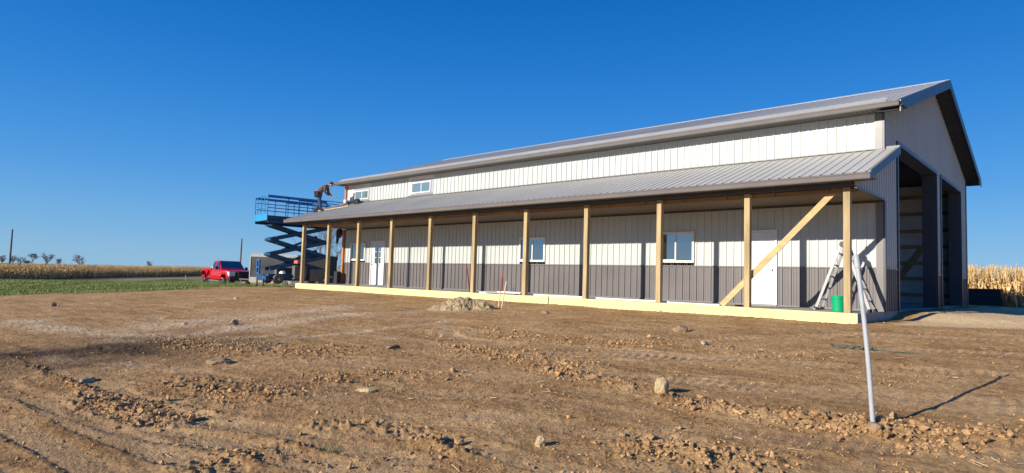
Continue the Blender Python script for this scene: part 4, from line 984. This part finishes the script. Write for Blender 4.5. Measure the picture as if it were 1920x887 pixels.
# local: +x = the way he faces, y = his left
tilt=.25
J=dict(pel=(-.02,0,.90),sp=(.12,0,1.10),ch=(.30,0,1.25),nk=(.46,0,1.33),hd=(.56,0,1.35),
 hl=(-.03,.10,.86),kl=(.02,.15,.46),al=(-.18,.16,.06),tl=(.0,.17,.03),
 hr=(-.03,-.10,.86),kr=(.12,-.14,.50),ar=(.16,-.15,.14),tr=(.34,-.16,.12),
 sl=(.36,.19,1.24),el=(.40,.24,.96),wl=(.60,.16,.80),
 sr=(.36,-.19,1.24),er=(.36,-.24,.95),wr=(.55,-.14,.78))
def V_(*k): return [J[q] for q in k]
bodyn=['pel','sp','ch','nk','hd','hl','kl','al','tl','hr','kr','ar','tr','sl','el','wl','sr','er','wr']; ix={k:i for i,k in enumerate(bodyn)}
E_=[('pel','sp'),('sp','ch'),('ch','nk'),('nk','hd'),('pel','hl'),('hl','kl'),('kl','al'),('al','tl'),('pel','hr'),('hr','kr'),('kr','ar'),('ar','tr'),('ch','sl'),('sl','el'),('el','wl'),('ch','sr'),('sr','er'),('er','wr')]
rad=dict(pel=.12,sp=.11,ch=.13,nk=.055,hd=.075,hl=.085,kl=.055,al=.04,tl=.035,hr=.085,kr=.055,ar=.04,tr=.035,sl=.06,el=.042,wl=.028,sr=.06,er=.042,wr=.028)
pb=skinfig('body',V_(*bodyn),[(ix[a],ix[b]) for a,b in E_],[rad[k] for k in bodyn],'skin',person)
def sub(name,keys,edges,rr,mat):
    i2={k:i for i,k in enumerate(keys)}; return skinfig(name,V_(*keys),[(i2[a],i2[b]) for a,b in edges],rr,mat,person)
sub('work_shirt',['pel','sp','ch','nk','sl','el','wl','sr','er','wr'],[('pel','sp'),('sp','ch'),('ch','nk'),('ch','sl'),('sl','el'),('el','wl'),('ch','sr'),('sr','er'),('er','wr')],[.14,.15,.165,.075,.085,.062,.045,.085,.062,.045],'camo')
sub('jeans',['pel','hl','kl','al','hr','kr','ar'],[('pel','hl'),('hl','kl'),('kl','al'),('pel','hr'),('hr','kr'),('kr','ar')],[.155,.115,.085,.075,.115,.085,.075],'denim')
for s,a in (('l','left'),('r','right')):
    p=Vector(J['a'+s]); MB().m('black').hexa([p+Vector((-.10,-.055,-.08)),p+Vector((.20,-.05,-.08)),p+Vector((.20,.05,-.08)),p+Vector((-.10,.055,-.08))],[p+Vector((-.09,-.05,.08)),p+Vector((.06,-.045,.06)),p+Vector((.06,.045,.06)),p+Vector((-.09,.05,.08))]).build('boot',person,bevel=.02)
def ell(mb_,c,r,n=12,m=8):
    c=Vector(c)
    mb_.tube([c+Vector((0,0,r[2]*math.sin(-math.pi/2+math.pi*k/m))) for k in range(m+1)],[max(.003,r[0]*math.cos(-math.pi/2+math.pi*k/m)) for k in range(m+1)],n)
hd=MB().m('skin'); ell(hd,(.60,0,1.36),(.085,.075,.115)); hd.tube([(.675,0,1.35),(.705,0,1.33)],[.02,.012],6)
hd.m('dark'); hd.tube([(.672,.03,1.375),(.682,.03,1.375)],.01,6); hd.tube([(.672,-.03,1.375),(.682,-.03,1.375)],.01,6); hd.tube([(.665,-.025,1.30),(.665,.025,1.30)],.007,6); hd.m('skin').tube([(.60,.08,1.36),(.60,.10,1.36)],.025,6).tube([(.60,-.08,1.36),(.60,-.10,1.36)],.025,6)
hd.build('head',person,smooth=True)
cp=MB().m('black'); cp.tube([(.59,0,1.38),(.59,0,1.42),(.585,0,1.47),(.58,0,1.495)],[.102,.100,.075,.02],14); cp.hexa([(.64,-.07,1.385),(.78,-.05,1.36),(.78,.05,1.36),(.64,.07,1.385)],[(.64,-.07,1.40),(.78,-.05,1.372),(.78,.05,1.372),(.64,.07,1.40)]); cp.build('cap',person,smooth=True)
MB().m('stake').tube([(-.03,0,.94),(-.01,0,1.02)],[.18,.17],16).build('tool_belt',person); MB().m('black').box(-.12,.08,.15,.25,.74,.98).box(-.15,.05,-.26,-.15,.72,.98).build('belt_pouch',person,bevel=.02)
def hand(w_,sgn,name='hand'):
    h=MB().m('skin'); w_=Vector(w_); h.hexa([w_+Vector((0,-.035,-.02)),w_+Vector((.08,-.04,-.03)),w_+Vector((.08,.04,-.03)),w_+Vector((0,.035,-.02))],[w_+Vector((0,-.03,.015)),w_+Vector((.08,-.035,.01)),w_+Vector((.08,.035,.01)),w_+Vector((0,.03,.015))])
    for k,L in enumerate((.06,.075,.07,.055)):
        y=-.03+k*.02; h.tube([w_+Vector((.08,y,-.01)),w_+Vector((.08+L*.5,y,-.02)),w_+Vector((.08+L*.7,y,-.02-L*.5))],[.009,.008,.007],6)
    h.tube([w_+Vector((.02,sgn*.035,-.01)),w_+Vector((.05,sgn*.06,-.02)),w_+Vector((.08,sgn*.055,-.035))],[.011,.01,.008],6)
    h.build(name,person)
hand(J['wl'],-1); hand(J['wr'],1)
# roof items
def onroof(x,y,dz=.02): return (x,y,zporch(y)+dz)
m_=MB().m('roof'); pts=[(0,0,.46),(.12,0,.36),(.35,0,.22),(.62,0,.08),(.85,0,.02)]
for a,b in zip(pts[:-1],pts[1:]): m_.hexa([(a[0],-.18,a[2]),(b[0],-.18,b[2]),(b[0],.25,b[2]),(a[0],.25,a[2])],[(a[0],-.18,a[2]+.012),(b[0],-.18,b[2]+.012),(b[0],.25,b[2]+.012),(a[0],.25,a[2]+.012)])
o=thing(m_,'metal_panel','bent grey metal panel the worker holds on the porch roof','metal panel'); o.location=onroof(-23.6,-.95,.10); o.rotation_euler=(0,0,math.atan2(.68,.73))
o=thing(MB().m('sheet').tube([(0,0,0),(0,0,.22)],[.10,.12],14),'paint_pail','small white pail on the porch roof near the wall corner','pail'); o.location=onroof(-23.95,-.12)
o=thing(MB().m('blackp').hexa([(-.28,-.14,0),(.28,-.14,0),(.28,.14,0),(-.28,.14,0)],[(-.18,-.08,.20),(.15,-.08,.24),(.15,.08,.24),(-.18,.08,.20)]),'tool_bag','black tool bag on the porch roof below the left upper window','bag',bevel=.04); o.location=onroof(-22.75,-.28,.03)
o=thing(MB().m('pine').bar((0,0,0),(1.7,.55,.20),.09,.04),'roof_cleat','short wooden cleat laid on the porch roof ahead of the worker','board'); o.location=onroof(-24.1,-1.5,.04)
# black jacket hanging from the porch framing
jk=skinfig('jacket',[(0,0,.0),(0,0,-.25),(0,0,-.5),(-.14,0,-.08),(-.17,.02,-.45),(-.18,.02,-.78),(.14,0,-.08),(.16,.0,-.4)],[(0,1),(1,2),(0,3),(3,4),(4,5),(0,6),(6,7)],[(.12,.09),(.17,.10),(.12,.09),.09,.08,.05,.09,.07],'black',None)
tag(jk,'black work jacket hanging from the porch framing at the far end','jacket'); jk.location=(-23.4,-.75,2.74)
o=thing(MB().m('black').box(-.15,.15,-.12,.12,0,.62),'shadow_block','black bin at the foot of the barn\'s far front corner','shadow block',bevel=.03); o.location=(-24.05,-.35,0.003)  # black block added to paint the dark shadow at the corner's base
